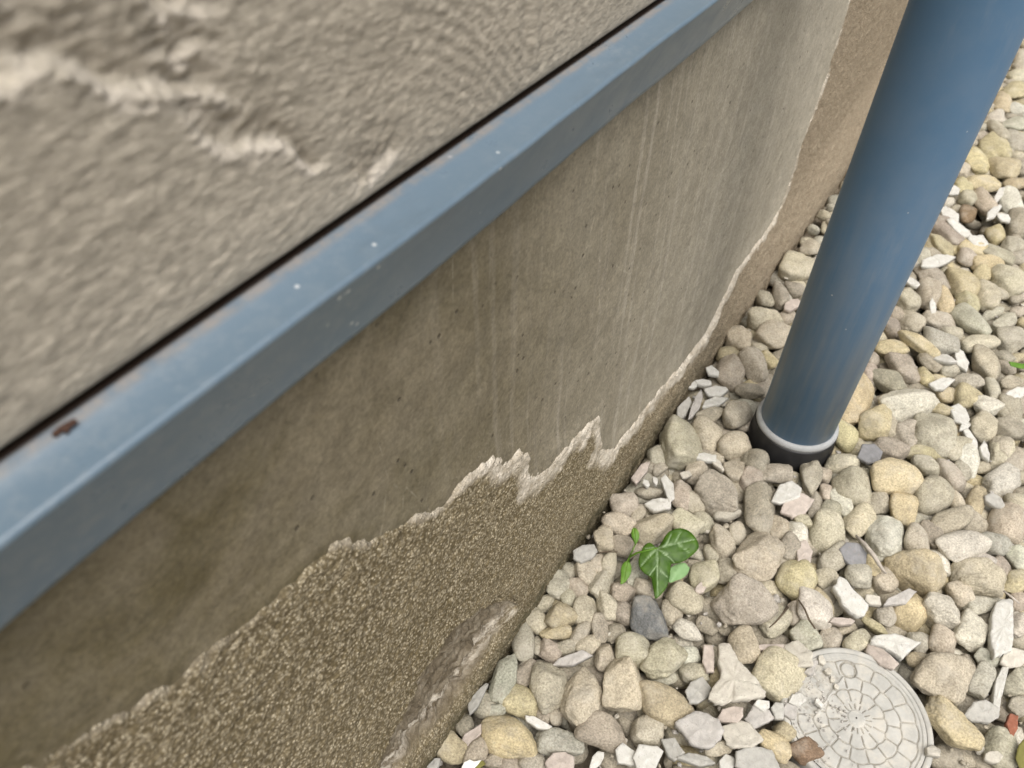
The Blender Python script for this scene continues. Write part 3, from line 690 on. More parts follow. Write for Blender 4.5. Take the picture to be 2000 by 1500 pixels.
def footprint(cx, cy, L, W, ang, zc, share=0.42, cmax=0.78):
    """solid ellipsoid (half axes a, b, c and heading) whose outline from the camera spot is the surveyed ellipse"""
    a = math.radians(ang); R = np.array([[math.cos(a), -math.sin(a)], [math.sin(a), math.cos(a)]])
    E = R @ np.diag([(L / 2) ** 2, (W / 2) ** 2]) @ R.T
    P = at_z([(cx, cy)], zc)[0]; e = 1e-4
    J = np.stack([(project(P + np.array(d)) - project(P))[0] / e for d in ((e, 0, 0), (0, e, 0), (0, 0, e))], 1)
    jz = J[:, 2]; Ji = np.linalg.inv(J[:, :2])
    c = math.sqrt(share / (jz @ np.linalg.inv(E) @ jz))
    G0 = Ji @ E @ Ji.T; c = min(c, cmax * math.sqrt(np.linalg.eigvalsh(G0)[0]))
    G = Ji @ (E - np.outer(jz, jz) * c * c) @ Ji.T
    w, Vv = np.linalg.eigh(G)
    return P, math.sqrt(w[1]), math.sqrt(w[0]), c, math.atan2(Vv[1, 1], Vv[0, 1])

PLACED = []       # x, y, a, b, heading of everything lying on the bed
pebbles = []
for i, r in enumerate(rows):
    cx, cy, L, W, ang = map(float, r[:5]); rs = np.random.RandomState(int(cx * 1543 + cy * 7 + 1))
    big = L > 78
    zc = 0.002 + (0.004 if big else 0.0) + rs.uniform(-0.003, 0.003) + (-0.004 if L < 45 else 0)
    P, a, b, c, hd = footprint(cx, cy, L * 1.09, W * 1.09, ang, zc)
    V, F = stone(rs, 5 if L > 84 else 4 if L > 44 else 3, rs.uniform(0.3, 0.8) if rs.rand() < 0.55 else 0.0)
    V = V * np.array([a, b, c])
    o = new_obj('pebble', V, F, MAT['pebble']); o.location = P
    o.rotation_euler = (rs.uniform(-0.12, 0.12), rs.uniform(-0.12, 0.12), hd)
    t = np.array(TINT[r[5]]) * rs.uniform(0.92, 1.10) * rs.uniform(0.97, 1.03, 3)
    o.color = (*t, 1)
    tag(o, None, 'pebble', 'pebbles of the gravel bed')
    pebbles.append(dict(o=o, px=(cx, cy), L=L, W=W, c=r[5], ang=ang, asp=L / W))
    PLACED.append((P[0], P[1], a, b, hd))

# ------------------------------------------------------------------ plaster chips
CT = dict(w=(0.57, 0.56, 0.515), c=(0.53, 0.50, 0.43), p=(0.48, 0.42, 0.37), s=(0.41, 0.40, 0.365), k=(0.24, 0.24, 0.245), r=(0.30, 0.12, 0.075), q=(0.44, 0.42, 0.39))
CHN = dict(w='white', c='cream', p='pinkish', s='grey', k='dark grey', r='terracotta red', q='dusty grey')
CHIP = '''1398 762 46 20 -5 w;1394 786 52 18 -15 w;1376 746 32 16 10 w;1360 788 62 17 -67 q;1336 796 52 20 -65 s;1392 724 26 20 40 w;1548 594 32 20 -20 p;1880 702 48 22 60 w
1846 700 42 14 10 w;1842 748 50 22 -5 w;1876 808 48 34 45 w;1886 830 26 14 -30 w;1984 770 60 26 -35 w;1898 858 48 17 60 w;1924 880 42 15 75 w;1702 884 50 40 10 k
1944 978 46 22 30 s;1668 1080 52 44 60 k;1760 1166 64 26 -20 q;1706 1170 38 22 20 c;1724 1284 78 26 32 p;1648 1212 46 14 5 p;1984 1284 54 40 0 c;1954 1342 104 24 -75 w
1920 1390 66 50 10 s;1978 1418 58 24 100 r;1822 1467 32 22 20 c;1142 1080 46 36 -20 s;1122 1284 82 24 -15 q;930 1366 78 22 -60 s;1050 1412 68 16 25 w;922 1436 56 24 -40 p
1096 1488 62 38 0 p;1166 1486 46 20 -60 w;846 1494 32 22 -40 s;1364 1350 54 44 -50 s;1384 1284 56 30 80 p;1560 1278 60 48 30 c;1508 1263 68 13 0 p;1450 1436 74 54 20 c
1430 1396 54 34 -20 p;1482 1402 58 48 20 q;1490 1376 32 26 10 w;1520 1388 38 26 80 w;1544 1390 34 28 40 q;1556 1366 36 24 -20 w;1226 1472 56 44 20 w;1268 1480 66 56 -20 w
1312 1458 56 36 60 s;1360 1482 74 22 10 s;1422 1488 40 28 10 w;1480 1486 84 58 20 s;1250 922 64 18 -50 p;1288 986 54 28 -12 w;1304 950 54 22 78 w;1380 892 42 16 10 w
1402 905 40 14 50 c;1536 962 58 40 -30 w;1556 986 64 40 -30 p;1572 1078 56 34 80 p;1370 1146 30 18 -60 p;1854 420 42 30 50 w;1876 446 64 16 40 w;1912 470 44 22 12 w
1830 508 64 22 -10 w;1782 550 32 14 20 w;1822 598 28 13 85 w;1952 380 38 14 -60 w;1942 412 38 16 -50 w;1962 424 30 16 20 w;1352 750 20 14 0 w
1864 372 30 18 0 w;1600 1372 22 12 40 w;1588 1298 28 10 -25 q;1582 1310 26 14 -20 q;1606 1288 22 12 60 c;1618 1310 16 11 20 c;1626 1326 14 9 70 c;1634 1340 14 8 50 c
1940 1478 40 24 0 c;1262 942 18 12 60 w;1280 938 16 10 70 w;1340 926 26 14 -10 c'''
CUSTOM = [('w', [(1404, 1258), (1414, 1253), (1424, 1257), (1436, 1272), (1442, 1288), (1458, 1304), (1474, 1320), (1486, 1336), (1496, 1350), (1494, 1358), (1470, 1364), (1444, 1366), (1420, 1371), (1396, 1371), (1384, 1366), (1386, 1352), (1394, 1340), (1404, 1326), (1408, 1312), (1403, 1290)],
           'c', 'large triangular plaster chip standing out pale, left of the drain cover', 0.022),
          ('c', [(1318, 1410), (1360, 1386), (1384, 1392), (1404, 1404), (1414, 1424), (1408, 1444), (1390, 1460), (1366, 1458), (1348, 1450), (1336, 1434)], 'q', 'broad broken grey mortar slab with rough pebbly face below the triangular chip', 0.018),
          ('w', [(1628, 1146), (1640, 1124), (1652, 1130), (1668, 1152), (1682, 1164), (1698, 1182), (1690, 1202), (1676, 1204), (1660, 1192), (1646, 1180), (1640, 1164)], 'w', 'bright white plaster chip lying diagonally between tan pebbles above the cover', 0.016),
          ('w', [(1700, 1248), (1708, 1240), (1750, 1236), (1770, 1244), (1800, 1254), (1784, 1266), (1764, 1286), (1744, 1272), (1724, 1262), (1704, 1256)], 'w', 'flat white plaster chip pointing like an arrowhead above the drain cover rim', 0.016),
          ('w', [(1946, 1174), (1972, 1166), (1980, 1172), (1981, 1220), (1978, 1270), (1958, 1276), (1944, 1282), (1936, 1258), (1936, 1220), (1940, 1196)], 'w', 'tall rectangular white plaster chip near the right side of the gravel', 0.016)]

def plate(px, zc, th, rs, tilt, mat, rough=1.0):
    """broken flake with the surveyed outline: ragged rim, lumpy top, real thickness"""
    px = np.array(px, float); pts = []
    for a, b in zip(px, np.roll(px, -1, 0)):
        k = max(2, int(np.hypot(*(b - a)) / 4))
        for t in np.arange(k) / k: pts.append(a + (b - a) * t)
    pts = np.array(pts); c0 = pts.mean(0)
    jit = rs.normal(scale=0.022 * rough, size=len(pts)); jit = 0.5 * jit + 0.5 * np.roll(jit, 1)
    pts = c0 + (pts - c0) * (1 + jit)[:, None]
    p0 = at_z([c0], zc)[0]; nrm = np.array([tilt[0], tilt[1], 1.0])
    W = pt_plane(pts, p0, nrm)
    n = len(W); V = []; F = []
    rings = [1.0, 0.95, 0.8, 0.55, 0.28]
    for k, s in enumerate(rings):
        for w in W:
            q = p0 + (w - p0) * s; j = fbm(q[0] * 130, q[1] * 130, zc * 99 + 5, 3)
            V.append(q + np.array([0, 0, (0.0011 * rough * j if k else -0.0012 + 0.0005 * j)]))
    V.append(p0 + np.array([0, 0, 0.0006]))
    ct = len(V) - 1
    for k in range(len(rings) - 1):
        for i in range(n): F.append((k * n + i, k * n + (i + 1) % n, (k + 1) * n + (i + 1) % n, (k + 1) * n + i))
    m = (len(rings) - 1) * n
    for i in range(n): F.append((m + i, m + (i + 1) % n, ct))
    base = len(V)
    for k, (s, dz) in enumerate(((0.99, 0.55), (0.93, 1.0))):
        for i, w in enumerate(W): V.append(p0 + (w - p0) * (s + 0.03 * rs.normal()) - np.array([0, 0, th * dz]))
    for i in range(n):
        j = (i + 1) % n
        F.append((i, base + i, base + j, j)); F.append((base + i, base + n + i, base + n + j, base + j))
    F.append(tuple(base + n + i for i in range(n - 1, -1, -1)))
    V = np.array(V); o = new_obj('plaster_chip', V - p0, F, mat); o.location = p0
    bm = bmesh.new(); bm.from_mesh(o.data); bmesh.ops.recalc_face_normals(bm, faces=bm.faces); bm.to_mesh(o.data); bm.free()
    return o, p0, W

chips = []
for i, r in enumerate([q.split() for line in CHIP.split('\n') for q in line.split(';')]):
    cx, cy, L, W_, ang = map(float, r[:5]); rs = np.random.RandomState(5000 + i); n = rs.randint(5, 8)
    th = np.sort((np.arange(n) + rs.uniform(-0.3, 0.3, n)) * 2 * math.pi / n + rs.uniform(0, 6))
    rr = rs.uniform(0.85, 1.18, n); a = math.radians(ang)
    loc = np.stack([rr * np.cos(th) * L / 2, rr * np.sin(th) * W_ / 2], 1) * 1.05
    px = np.stack([cx + loc[:, 0] * math.cos(a) - loc[:, 1] * math.sin(a), cy + loc[:, 0] * math.sin(a) + loc[:, 1] * math.cos(a)], 1)
    o, p0, W3 = plate(px, 0.011 + rs.uniform(-0.002, 0.004), 0.0065 if L > 30 else 0.005, rs, rs.uniform(-0.25, 0.25, 2), MAT['chip'])
    o.color = (*(np.array(CT[r[5]]) * rs.uniform(0.93, 1.06)), 1)
    tag(o, None, 'plaster chip', 'plaster chips scattered on the gravel')
    chips.append(dict(o=o, px=(cx, cy), L=L, W=W_, c=r[5], ang=ang, asp=L / W_)); PLACED.append((p0[0], p0[1], L / 2 / 1600, W_ / 2 / 1600, 0))
for i, (_, px, c, lab, zc) in enumerate(CUSTOM):
    rs = np.random.RandomState(7000 + i)
    o, p0, W3 = plate(px, zc, 0.010, rs, (rs.uniform(-0.1, 0.1), rs.uniform(-0.1, 0.1)), MAT['chip'], 1.3)
    o.color = (*CT[c], 1); tag(o, lab, 'plaster chip', 'plaster chips scattered on the gravel')

# labels that single out each loose piece: its look, then the landmark it lies by
LAND = [('the ivy sprig', (1290, 1095)), ('the black pipe socket', (1550, 905)), ('the round drain cover', (1670, 1405)), ('the lumpy yellow pebble', (1748, 932)),
        ('the wall hollow', (900, 1330)), ('the triangular plaster chip', (1430, 1330)), ('the speckled ochre pebble', (994, 1440)),
        ('the blocky pinkish pebble', (1456, 1182)), ('the craggy brown pebble', (1788, 1114)), ('the rectangular white chip', (1958, 1222)),
        ('the bare soil patch', (1905, 440)), ('the silvery grey pebble', (1896, 628)), ('the holed cream pebble', (1774, 790)),
        ('the dark blue grey pebble', (1264, 1210)), ('the wall foot', (1400, 720)), ('the pipe top', (1930, 260))]
def rel(p, q):
    dx, dy = p[0] - q[0], p[1] - q[1]
    if abs(dx) > 1.6 * abs(dy): return 'right of' if dx > 0 else 'left of'
    if abs(dy) > 1.6 * abs(dx): return 'below' if dy > 0 else 'above'
    return ('lower ' if dy > 0 else 'upper ') + ('right of' if dx > 0 else 'left of')
ORD = ['nearest', 'second nearest', 'third nearest', 'fourth nearest', 'fifth nearest', 'sixth nearest', 'seventh nearest', 'eighth nearest', 'ninth nearest']
def describe(items, noun, names):
    groups = {}
    for it in items:
        p = it['px']
        if 'lab' in it and it['lab']: it['o']['label'] = it['lab']; continue
        nm, q = min(LAND, key=lambda l: (l[1][0] - p[0]) ** 2 + (l[1][1] - p[1]) ** 2 + (1e6 if l[1] == p else 0))
        sz = 'small' if it['L'] < 48 else 'medium' if it['L'] < 72 else 'large'
        sh = 'round' if it['asp'] < 1.22 else 'oval' if it['asp'] < 1.65 else 'long'
        if noun == 'plaster chip': sh = 'squat' if it['asp'] < 1.4 else 'oblong' if it['asp'] < 2.3 else 'narrow'
        r_ = rel(p, q); r_ = r_.replace('upper ', 'upper ')
        key = f"{sz} {sh} {names[it['c']]} {noun} {r_} {nm}"
        groups.setdefault(key, []).append((math.dist(p, q), it))
    for key, L in groups.items():
        L.sort(key=lambda t: t[0])
        for k, (_, it) in enumerate(L):
            it['o']['label'] = key if len(L) == 1 else key + ', the ' + ORD[min(k, 8)]
for it in pebbles: it['lab'] = SPECIAL.get((int(it['px'][0]), int(it['px'][1])))

# ------------------------------------------------------------------ the rest of the gravel bed, under and between the stones that show
COVER = at_z([(1670, 1405)], 0.004)[0]; CRAD = 0.0665
def wall_side(x, y, m):
    u = x * WD[0] + y * WD[1]; o = x * WN[0] + y * WN[1]; return o < max(FCO[0] * min(max(u, -0.1), 1.35) + FCO[1], -0.179) + m
BED_FID = []
BED_SHOWN = {7170, 7047, 265, 7049, 7444, 7064, 7195, 7330, 7332, 7220, 7222, 7100, 7362, 7110, 7258, 7644, 7523, 7146, 7147, 7149, 7150, 237, 7406, 7032}
def build_bed():
    rs = np.random.RandomState(77); Vs = []; Fs = []; Cs = []; k = 0
    tints = [TINT[c] for c in 'ggttttbbbysswpo']
    PA = np.array(PLACED)
    base = {l: [stone(np.random.RandomState(300 + j), l) for j in range(14)] for l in (2, 3)}
    def put(x, y, z, a, b, c, lev):
        nonlocal k
        V, F = base[lev][rs.randint(14)]
        V = V * np.array([a, b, c]); h = rs.uniform(0, 6.3); tx = rs.uniform(-0.35, 0.35)
        V = V @ np.array(Matrix.Rotation(h, 3, 'Z') @ Matrix.Rotation(tx, 3, 'X')).T + np.array([x, y, z])
        t = np.array(tints[rs.randint(len(tints))]) * rs.uniform(0.85, 1.1)
        sid = put.n; put.n += 1
        if sid in BED_SHOWN:                                   # a stone of the bed that shows large gets an object of its own
            p = np.array([x, y, z]); o = new_obj('pebble', V - p, F, MAT['pebble']); o.location = p; o.color = (*t, 1)
            tag(o, None, 'pebble', 'pebbles of the gravel bed')
            px = project([p])[0]; Q = project(V); ext = Q.max(0) - Q.min(0)
            pebbles.append(dict(o=o, px=tuple(px), L=float(max(ext)), c=min(TINT, key=lambda q: np.abs(np.array(TINT[q]) / TINT[q][0] - t / t[0]).sum() + 0.5 * abs(TINT[q][0] - t[0])), asp=float(max(a, b) / min(a, b)), lab=None))
            return
        Vs.append(V); Fs.append(F + k); Cs.append(np.tile(np.r_[t, 1], (len(V), 1))); k += len(V); BED_FID.extend([sid] * len(F))
    put.n = 0
    for step, layer in ((0.030, 0), (0.024, 1)):
        for gx in np.arange(-0.3, 2.6, step):
            for gy in np.arange(-0.2, 3.2, step):
                x, y = gx + rs.uniform(-0.4, 0.4) * step, gy + rs.uniform(-0.4, 0.4) * step
                if wall_side(x, y, 0.012) or math.hypot(x - PIPE[0], y - PIPE[1]) < PR + 0.016: continue
                q = project([(x, y, 0)])[0]; vis = (-60 < q[0] < 2060 and -60 < q[1] < 1580) and y > 0
                if layer == 1 and not vis and rs.rand() < 0.45: continue
                dc = math.hypot(x - COVER[0], y - COVER[1])
                if dc < CRAD + 0.012: continue
                if layer == 1 and vis and abs(q[0] - 1905) < 45 and abs(q[1] - 440) < 32: continue
                a = rs.uniform(0.012, 0.020); b = a * rs.uniform(0.65, 0.95); c = b * rs.uniform(0.6, 0.85)
                z = -0.022 if layer == 0 else (-0.0135 if vis else -0.004) + rs.uniform(-0.004, 0.003)
                if layer == 1 and vis:
                    dx, dy = PA[:, 0] - x, PA[:, 1] - y
                    if (np.hypot(dx, dy) < PA[:, 3] * 0.55).any(): continue
                    # no placed stone near: lie higher and show
                    free = np.hypot(dx, dy) - PA[:, 3] * 0.9
                    if free.min() > 0.012: z += 0.008
                put(x, y, z, a, b, c, 3 if vis and layer else 2)
    V = np.vstack(Vs); F = np.vstack(Fs)
    o = new_obj('gravel', V, F, MAT['gravel']); o['kind'] = 'stuff'
    at = o.data.color_attributes.new('tint', 'FLOAT_COLOR', 'POINT'); at.data.foreach_set('color', np.vstack(Cs).astype(np.float32).ravel())
    tag(o, 'deeper pebbles of the gravel bed between the larger stones', 'gravel')
    # crumbs of plaster and grit in the gaps
    Vs.clear(); Fs.clear(); Cs.clear(); k = 0
    D, F0 = ICO[2]
    for i in range(3000):
        q = (rs.uniform(820, 2040), rs.uniform(120, 1540)); z = rs.uniform(-0.020, 0.004)
        p = at_z([q], z)[0]
        dc = math.hypot(p[0] - COVER[0], p[1] - COVER[1])
        if wall_side(p[0], p[1], 0.002) or math.hypot(p[0] - PIPE[0], p[1] - PIPE[1]) < PR + 0.009: continue
        if dc < CRAD + 0.004: continue
        s = rs.uniform(0.0010, 0.0032) * (1.0 if rs.rand() < 0.85 else 1.7)
        Vv = D * (1 + 0.35 * fbm(D[:, 0] * 1.5 + i, D[:, 1] * 1.5, D[:, 2] * 1.5, 2))[:, None] * s * np.array([1, rs.uniform(0.5, 1), rs.uniform(0.4, 0.8)])
        Vv = Vv @ np.array(Matrix.Rotation(rs.uniform(0, 6), 3, 'Z')).T + p
        t = np.array((CT['c'], CT['q'], TINT['t'], TINT['g'])[rs.randint(4)])
        Vs.append(Vv); Fs.append(F0 + k); Cs.append(np.tile(np.r_[t, 1], (len(Vv), 1))); k += len(Vv)
    # grit lying on the cover's upper left part
    for i in range(240):
        a = rs.normal(2.5, 0.9); r = CRAD * math.sqrt(rs.uniform(0.02, 1.0)) * 0.98
        x, y = COVER[0] + r * math.cos(a), COVER[1] + r * math.sin(a)
        s = rs.uniform(0.0004, 0.0013) * (1.8 if rs.rand() < 0.06 else 1)
        Vv = D * (1 + 0.35 * fbm(D[:, 0] * 1.5 + i, D[:, 1] * 1.5, D[:, 2] * 1.5, 2))[:, None] * s * np.array([1, 0.8, 0.6]) + np.array([x, y, 0.0072 + s * 0.3])
        Vs.append(Vv); Fs.append(F0 + k); Cs.append(np.tile(np.r_[CT['q'], 1], (len(Vv), 1))); k += len(Vv)
    o = new_obj('grit', np.vstack(Vs), np.vstack(Fs), MAT['gravel']); o['kind'] = 'stuff'
    at = o.data.color_attributes.new('tint', 'FLOAT_COLOR', 'POINT'); at.data.foreach_set('color', np.vstack(Cs).astype(np.float32).ravel())
    tag(o, 'plaster crumbs and grit sprinkled between the pebbles and on the cover', 'grit')
build_bed()
describe(pebbles, 'pebble', CNAME); describe(chips, 'plaster chip', CHN)

# ------------------------------------------------------------------ drain cover
def build_cover():
    root = empty('drain_cover', tuple(COVER), 0); tag(root, 'small round grey drain cover with rings of arched blocks, half dusted with grit', 'drain cover')
    nr, nt = 150, 900; R = CRAD * 0.90
    rr = np.linspace(0.0008, R, nr); tt = np.linspace(0, 2 * math.pi, nt, endpoint=False)
    Rg, T = np.meshgrid(rr, tt, indexing='ij'); x = Rg / R; h = np.zeros_like(x)
    def groove(d, w): return np.exp(-(d / w) ** 2)
    # petals round the hub
    pet = np.abs(((T * 16 / (2 * math.pi)) % 1) - 0.5) * 2 * math.pi * x / 16 / 2 * 2
    h += 0.0008 * sstep(0.125, 0.11, x)
    h -= 0.0010 * groove(pet, 0.010) * sstep(0.13, 0.15, x) * sstep(0.235, 0.215, x)
    # rings of arched blocks; their outer joints bow inward between the radial joints
    rings = [(0.25, 0.45, 12, 0.0), (0.45, 0.66, 14, 0.5), (0.66, 0.90, 18, 0.25)]
    for r0, r1, n, ph in rings:
        cell = (T * n / (2 * math.pi) + ph); fr = np.abs((cell % 1) - 0.5)      # 0 at the middle of a block
        side = (0.5 - fr) * 2 * math.pi * x / n
        inside = sstep(r0 - 0.01, r0 + 0.012, x) * sstep(r1 + 0.01, r1 - 0.012, x)
        h -= 0.0011 * groove(side, 0.012) * inside * sstep(r1 - 0.005, r1 - 0.03, x)
        arc = r1 - 0.02 + 0.035 * (0.25 - fr ** 2) * 4 * 0.8 - 0.012
        h -= 0.0011 * groove(x - arc, 0.011) * sstep(0.49, 0.42, fr)
    h += 0.0010 * sstep(0.935, 0.955, x)
    # blank label field and finger slot on the far left part
    lx = Rg * np.cos(T - 2.35) / R; ly = Rg * np.sin(T - 2.35) / R
    field = sstep(0.44, 0.47, lx) * sstep(0.88, 0.85, lx) * sstep(0.44, 0.41, np.abs(ly))
    h = h * (1 - field) - 0.0004 * field
    rib = groove(lx - 0.45, 0.018) * sstep(0.46, 0.42, np.abs(ly)); h += 0.0013 * rib
    rows_ = np.abs(((lx - 0.52) / 0.16) % 1 - 0.5) < 0.27
    h += 0.0007 * field * rows_ * sstep(0.05, 0.25, vnoise(ly * 26, np.floor((lx - 0.52) / 0.16) * 3.1, 4.0) + 0.15) * sstep(0.36, 0.33, np.abs(ly))
    sl = np.hypot(Rg * np.cos(T) / R - 0.10, Rg * np.sin(T) / R - 0.74)
    h -= 0.0012 * groove(sl - 0.12, 0.016) * (1 - field)
    h += 0.00015 * fbm(Rg * np.cos(T) * 300, Rg * np.sin(T) * 300, 1.0, 3)
    V = np.stack([Rg * np.cos(T), Rg * np.sin(T), 0.003 + h], 2).reshape(-1, 3)
    i = np.arange(nr - 1)[:, None] * nt; j = np.arange(nt)[None, :]; j2 = (j + 1) % nt
    F = np.stack([(i + j).ravel(), (i + nt + j).ravel(), (i + nt + j2).ravel(), (i + j2).ravel()], 1)
    V = np.vstack([V, [[0, 0, 0.0038]]])
    lid = new_obj('lid', V, F, MAT['cover'], root, attrs={'dirt': np.r_[sstep(-0.0002, -0.0007, h).ravel(), 0]})
    c = CRAD
    P, F2 = lathe([(R + 0.0004, -0.004), (R + 0.0004, 0.0032), (R + 0.0010, 0.0041), (c - 0.0022, 0.0042), (c - 0.0012, 0.0036), (c, 0.0016), (c, -0.03)], 160)
    new_obj('rim', P, F2, MAT['cover'], root)
    root.rotation_euler = (0.05, -0.03, 0)
build_cover()

# ------------------------------------------------------------------ ivy sprig
def leaf(name, outline, centre, p0, nrm, mat, parent, veins=(), bow=0.003, vw=2.2):
    out = np.array(outline, float); pts = []
    m = len(out)
    for k in range(m):                                   # Catmull-Rom so the rim is soft
        a, b, c, d = out[(k - 1) % m], out[k], out[(k + 1) % m], out[(k + 2) % m]
        for t in np.arange(6) / 6:
            pts.append(0.5 * (2 * b + (c - a) * t + (2 * a - 5 * b + 4 * c - d) * t * t + (3 * b - a - 3 * c + d) * t ** 3))
    pts = np.array(pts); n = len(pts); c0 = np.array(centre, float); K = 14
    px = np.vstack([c0[None]] + [c0 + (pts - c0) * (k / K) for k in range(1, K + 1)])
    W = pt_plane(px, p0, nrm); nn = np.array(nrm) / np.linalg.norm(nrm)
    r = np.r_[0, np.repeat(np.arange(1, K + 1) / K, n)]
    vein = np.zeros(len(px))
    for k_, (a, b) in enumerate(veins):
        d = seg_dist(px, np.array([a, b], float)); L = np.hypot(*(np.array(b) - np.array(a)))
        t = np.clip(((px - np.array(a)) @ (np.array(b, float) - np.array(a))) / L ** 2, 0, 1)
        vein = np.maximum(vein, np.exp(-(d / (vw * (1 - 0.6 * t))) ** 2))
    W = W + nn * (-bow * r ** 2 - 0.0012 * vein + 0.0012 * fbm(px[:, 0] * 0.05, px[:, 1] * 0.05, 1.5, 2))[:, None]
    F = [(0, 1 + i, 1 + (i + 1) % n) for i in range(n)]
    for k in range(K - 1):
        for i in range(n): F.append((1 + k * n + i, 1 + (k + 1) * n + i, 1 + (k + 1) * n + (i + 1) % n, 1 + k * n + (i + 1) % n))
    V = np.vstack([W, W - nn * 0.0004]); N_ = len(W)
    F2 = [tuple(N_ + q for q in f[::-1]) for f in F]
    e = [1 + (K - 1) * n + i for i in range(n)]
    F3 = [(e[i], N_ + e[i], N_ + e[(i + 1) % n], e[(i + 1) % n]) for i in range(n)]
    return new_obj(name, V, F + F2 + F3, mat, parent, attrs={'vein': np.r_[vein, vein]})

def build_ivy():
    z = lambda L: [(1100 + a / 5, 950 + b / 5) for a, b in L]
    p0 = at_z([(1284, 1070)], 0.040)[0]
    root = empty('ivy_sprig', (0, 0, 0)); tag(root, 'small green ivy sprig with pale veins growing out of the pebbles', 'plant')
    main = z([(925, 590), (960, 545), (1020, 450), (1085, 412), (1160, 400), (1235, 425), (1290, 480), (1325, 545), (1325, 600), (1270, 660), (1180, 725), (1110, 745), (1062, 752),
              (1052, 820), (1042, 900), (1015, 980), (960, 1050), (905, 1090), (890, 1020), (875, 940), (862, 885), (800, 845), (755, 790), (740, 730), (752, 660), (780, 590), (820, 548), (865, 545), (900, 575)])
    V0 = z([(920, 600)])[0]
    vn = [(V0, z([(1290, 510)])[0]), (V0, z([(930, 1060)])[0]), (V0, z([(765, 770)])[0]), (V0, z([(1090, 735)])[0]), (V0, z([(800, 600)])[0]),
          (z([(1090, 560)])[0], z([(1150, 440)])[0]), (z([(1130, 555)])[0], z([(1230, 640)])[0]), (z([(925, 760)])[0], z([(850, 860)])[0]), (z([(925, 800)])[0], z([(1020, 880)])[0]), (z([(1010, 570)])[0], z([(1060, 460)])[0])]
    leaf('leaf', main, z([(955, 690)])[0], p0, (-0.05, -0.35, 1), MAT['leaf'], root, vn, 0.004, 2.3)
    pale = z([(1050, 800), (1110, 755), (1185, 742), (1225, 775), (1240, 800), (1215, 855), (1165, 895), (1110, 915), (1045, 935), (1030, 870)])
    o = leaf('leaf', pale, z([(1130, 830)])[0], p0 - np.array([0, 0, 0.006]), (0.1, -0.3, 1), MAT['pale'], root, [], 0.002); o['label'] = 'pale leaf turned over'
    for pts, c in (([(625, 725), (655, 750), (668, 800), (655, 860), (625, 910), (590, 945), (560, 950), (565, 880), (565, 800), (590, 745)], (615, 830)),
                   ([(690, 400), (715, 412), (738, 450), (742, 500), (720, 550), (705, 568), (690, 530), (668, 480), (668, 430)], (705, 480))):
        leaf('leaf', z(pts), z([c])[0], p0 - np.array([0, 0, 0.010]), (-0.1, -0.4, 1), MAT['young'], root, [(z([pts[0]])[0], z([pts[5]])[0])], 0.001, 1.0)['label'] = 'small yellow green young leaf'
    def path(P): return [tuple(at_z([q], h)[0]) for q, h in P]
    st = [(z([(640, 830)])[0], -0.012), (z([(640, 760)])[0], 0.008), (z([(645, 690)])[0], 0.022), (z([(720, 650)])[0], 0.032), (z([(820, 625)])[0], 0.038), (z([(920, 600)])[0], 0.0385)]
    V, F = tube(path(st), [0.0013, 0.0012, 0.0011, 0.0010, 0.0009, 0.0008]); new_obj('stem', V, F, MAT['young'], root)
    V, F = tube(path([(z([(645, 690)])[0], 0.022), (z([(635, 710)])[0], 0.028), (z([(625, 730)])[0], 0.0295)]), [0.0008, 0.0007, 0.0006]); new_obj('stem', V, F, MAT['young'], root)
    V, F = tube(path([(z([(650, 680)])[0], 0.022), (z([(680, 620)])[0], 0.026), (z([(704, 566)])[0], 0.029)]), [0.0008, 0.0007, 0.0006]); new_obj('stem', V, F, MAT['young'], root)
build_ivy()

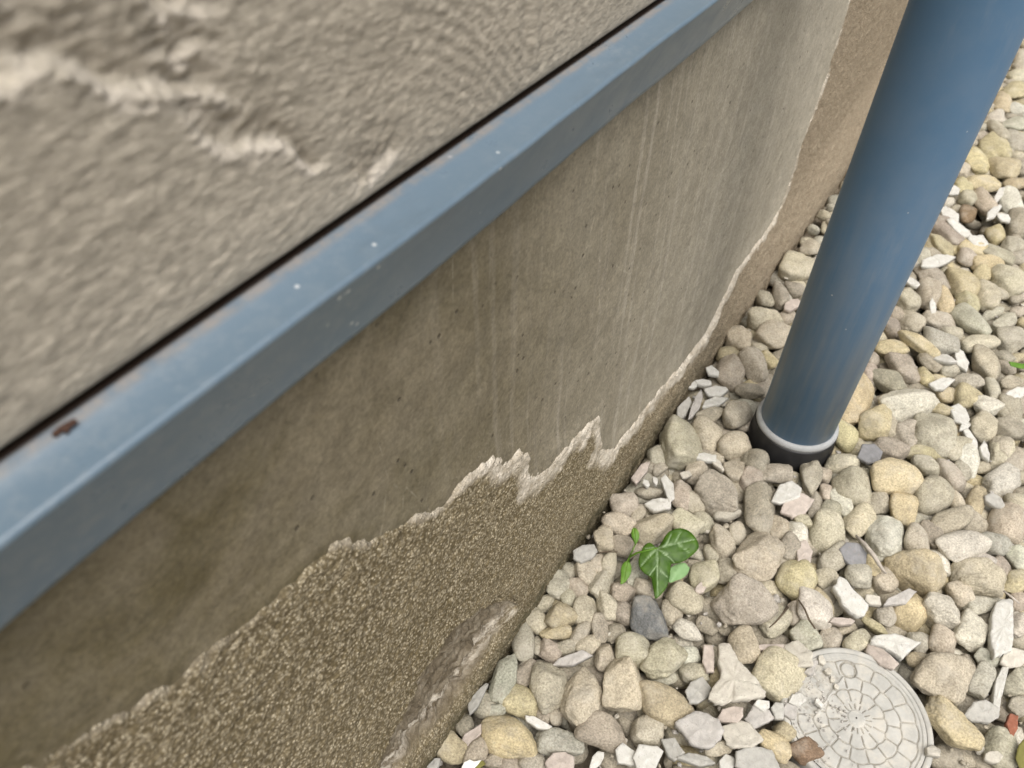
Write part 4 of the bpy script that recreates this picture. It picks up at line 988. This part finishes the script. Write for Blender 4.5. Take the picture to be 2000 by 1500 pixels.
# ------------------------------------------------------------------ twigs and fallen bits
def twig(px, zs, r, mat, label, name='twig', cat='twig'):
    V, F = tube([tuple(at_z([p], z)[0]) for p, z in zip(px, zs)], r, 8); o = new_obj(name, V, F, mat); tag(o, label, cat)
twig([(1672, 1046), (1688, 1062), (1706, 1084), (1718, 1104), (1730, 1120)], [0.014, 0.019, 0.02, 0.018, 0.012], [0.0012, 0.0022, 0.0024, 0.002, 0.0012], MAT['straw'], 'bleached grey twig lying beside the big whitish pebble')
twig([(1560, 1172), (1572, 1190), (1580, 1210), (1592, 1228)], [0.022, 0.0262, 0.0268, 0.021], [0.0007, 0.001, 0.001, 0.0008], MAT['twig'], 'thin dark twig laid across the cream pebble')
twig([(1538, 1186), (1528, 1200), (1514, 1216), (1502, 1226)], [0.012, 0.021, 0.0245, 0.020], [0.0014, 0.001, 0.0008, 0.0005], MAT['twig'], 'short dark twig tapering beside the blocky pinkish pebble')
twig([(1960, 1154), (1976, 1166), (1990, 1178)], [0.02, 0.021, 0.018], [0.0009, 0.0011, 0.0008], MAT['straw'], 'pale straw stalk at the top of the tall white chip')
twig([(1164, 1082), (1180, 1078), (1206, 1078)], [0.016, 0.02, 0.016], [0.0005, 0.0007, 0.0005], MAT['twig'], 'hair thin dark rootlet across pebbles left of the ivy')
def flake(name, px, z, mat, label, cat):
    o, p0, W = plate(px, z, 0.0008, np.random.RandomState(9), (0.1, -0.2), mat, 0.4); o.name = name; tag(o, label, cat)
flake('petal', [(898, 1506), (906, 1488), (918, 1483), (926, 1487), (940, 1484), (932, 1494), (922, 1504), (916, 1512)], 0.014, MAT['white'], 'white fallen petal at the foot of the wall', 'petal')
flake('dead_leaf', [(921, 1500), (930, 1488), (944, 1485), (949, 1492), (940, 1498), (930, 1502)], 0.012, MAT['olive'], 'olive dead leaf beside the white petal', 'leaf')
flake('fallen_leaf', [(1970, 706), (1986, 708), (2010, 712), (2010, 720), (1990, 718), (1974, 714)], 0.022, MAT['young'], 'bright green leaf tip poking in at the right among pebbles', 'leaf')
flake('fallen_leaf', [(1984, 1480), (1990, 1455), (2004, 1438), (2020, 1440), (2016, 1490), (1996, 1510)], 0.016, MAT['olive'], 'green leaf at the lower right corner beside the red chip', 'leaf')
flake('dead_leaf', [(98, 846), (112, 834), (130, 824), (146, 816), (150, 821), (136, 830), (128, 842), (119, 838), (107, 848)], 0.5562, MAT['brown'], 'tiny brown dried leaf scrap on the flashing by the dark gap', 'leaf')
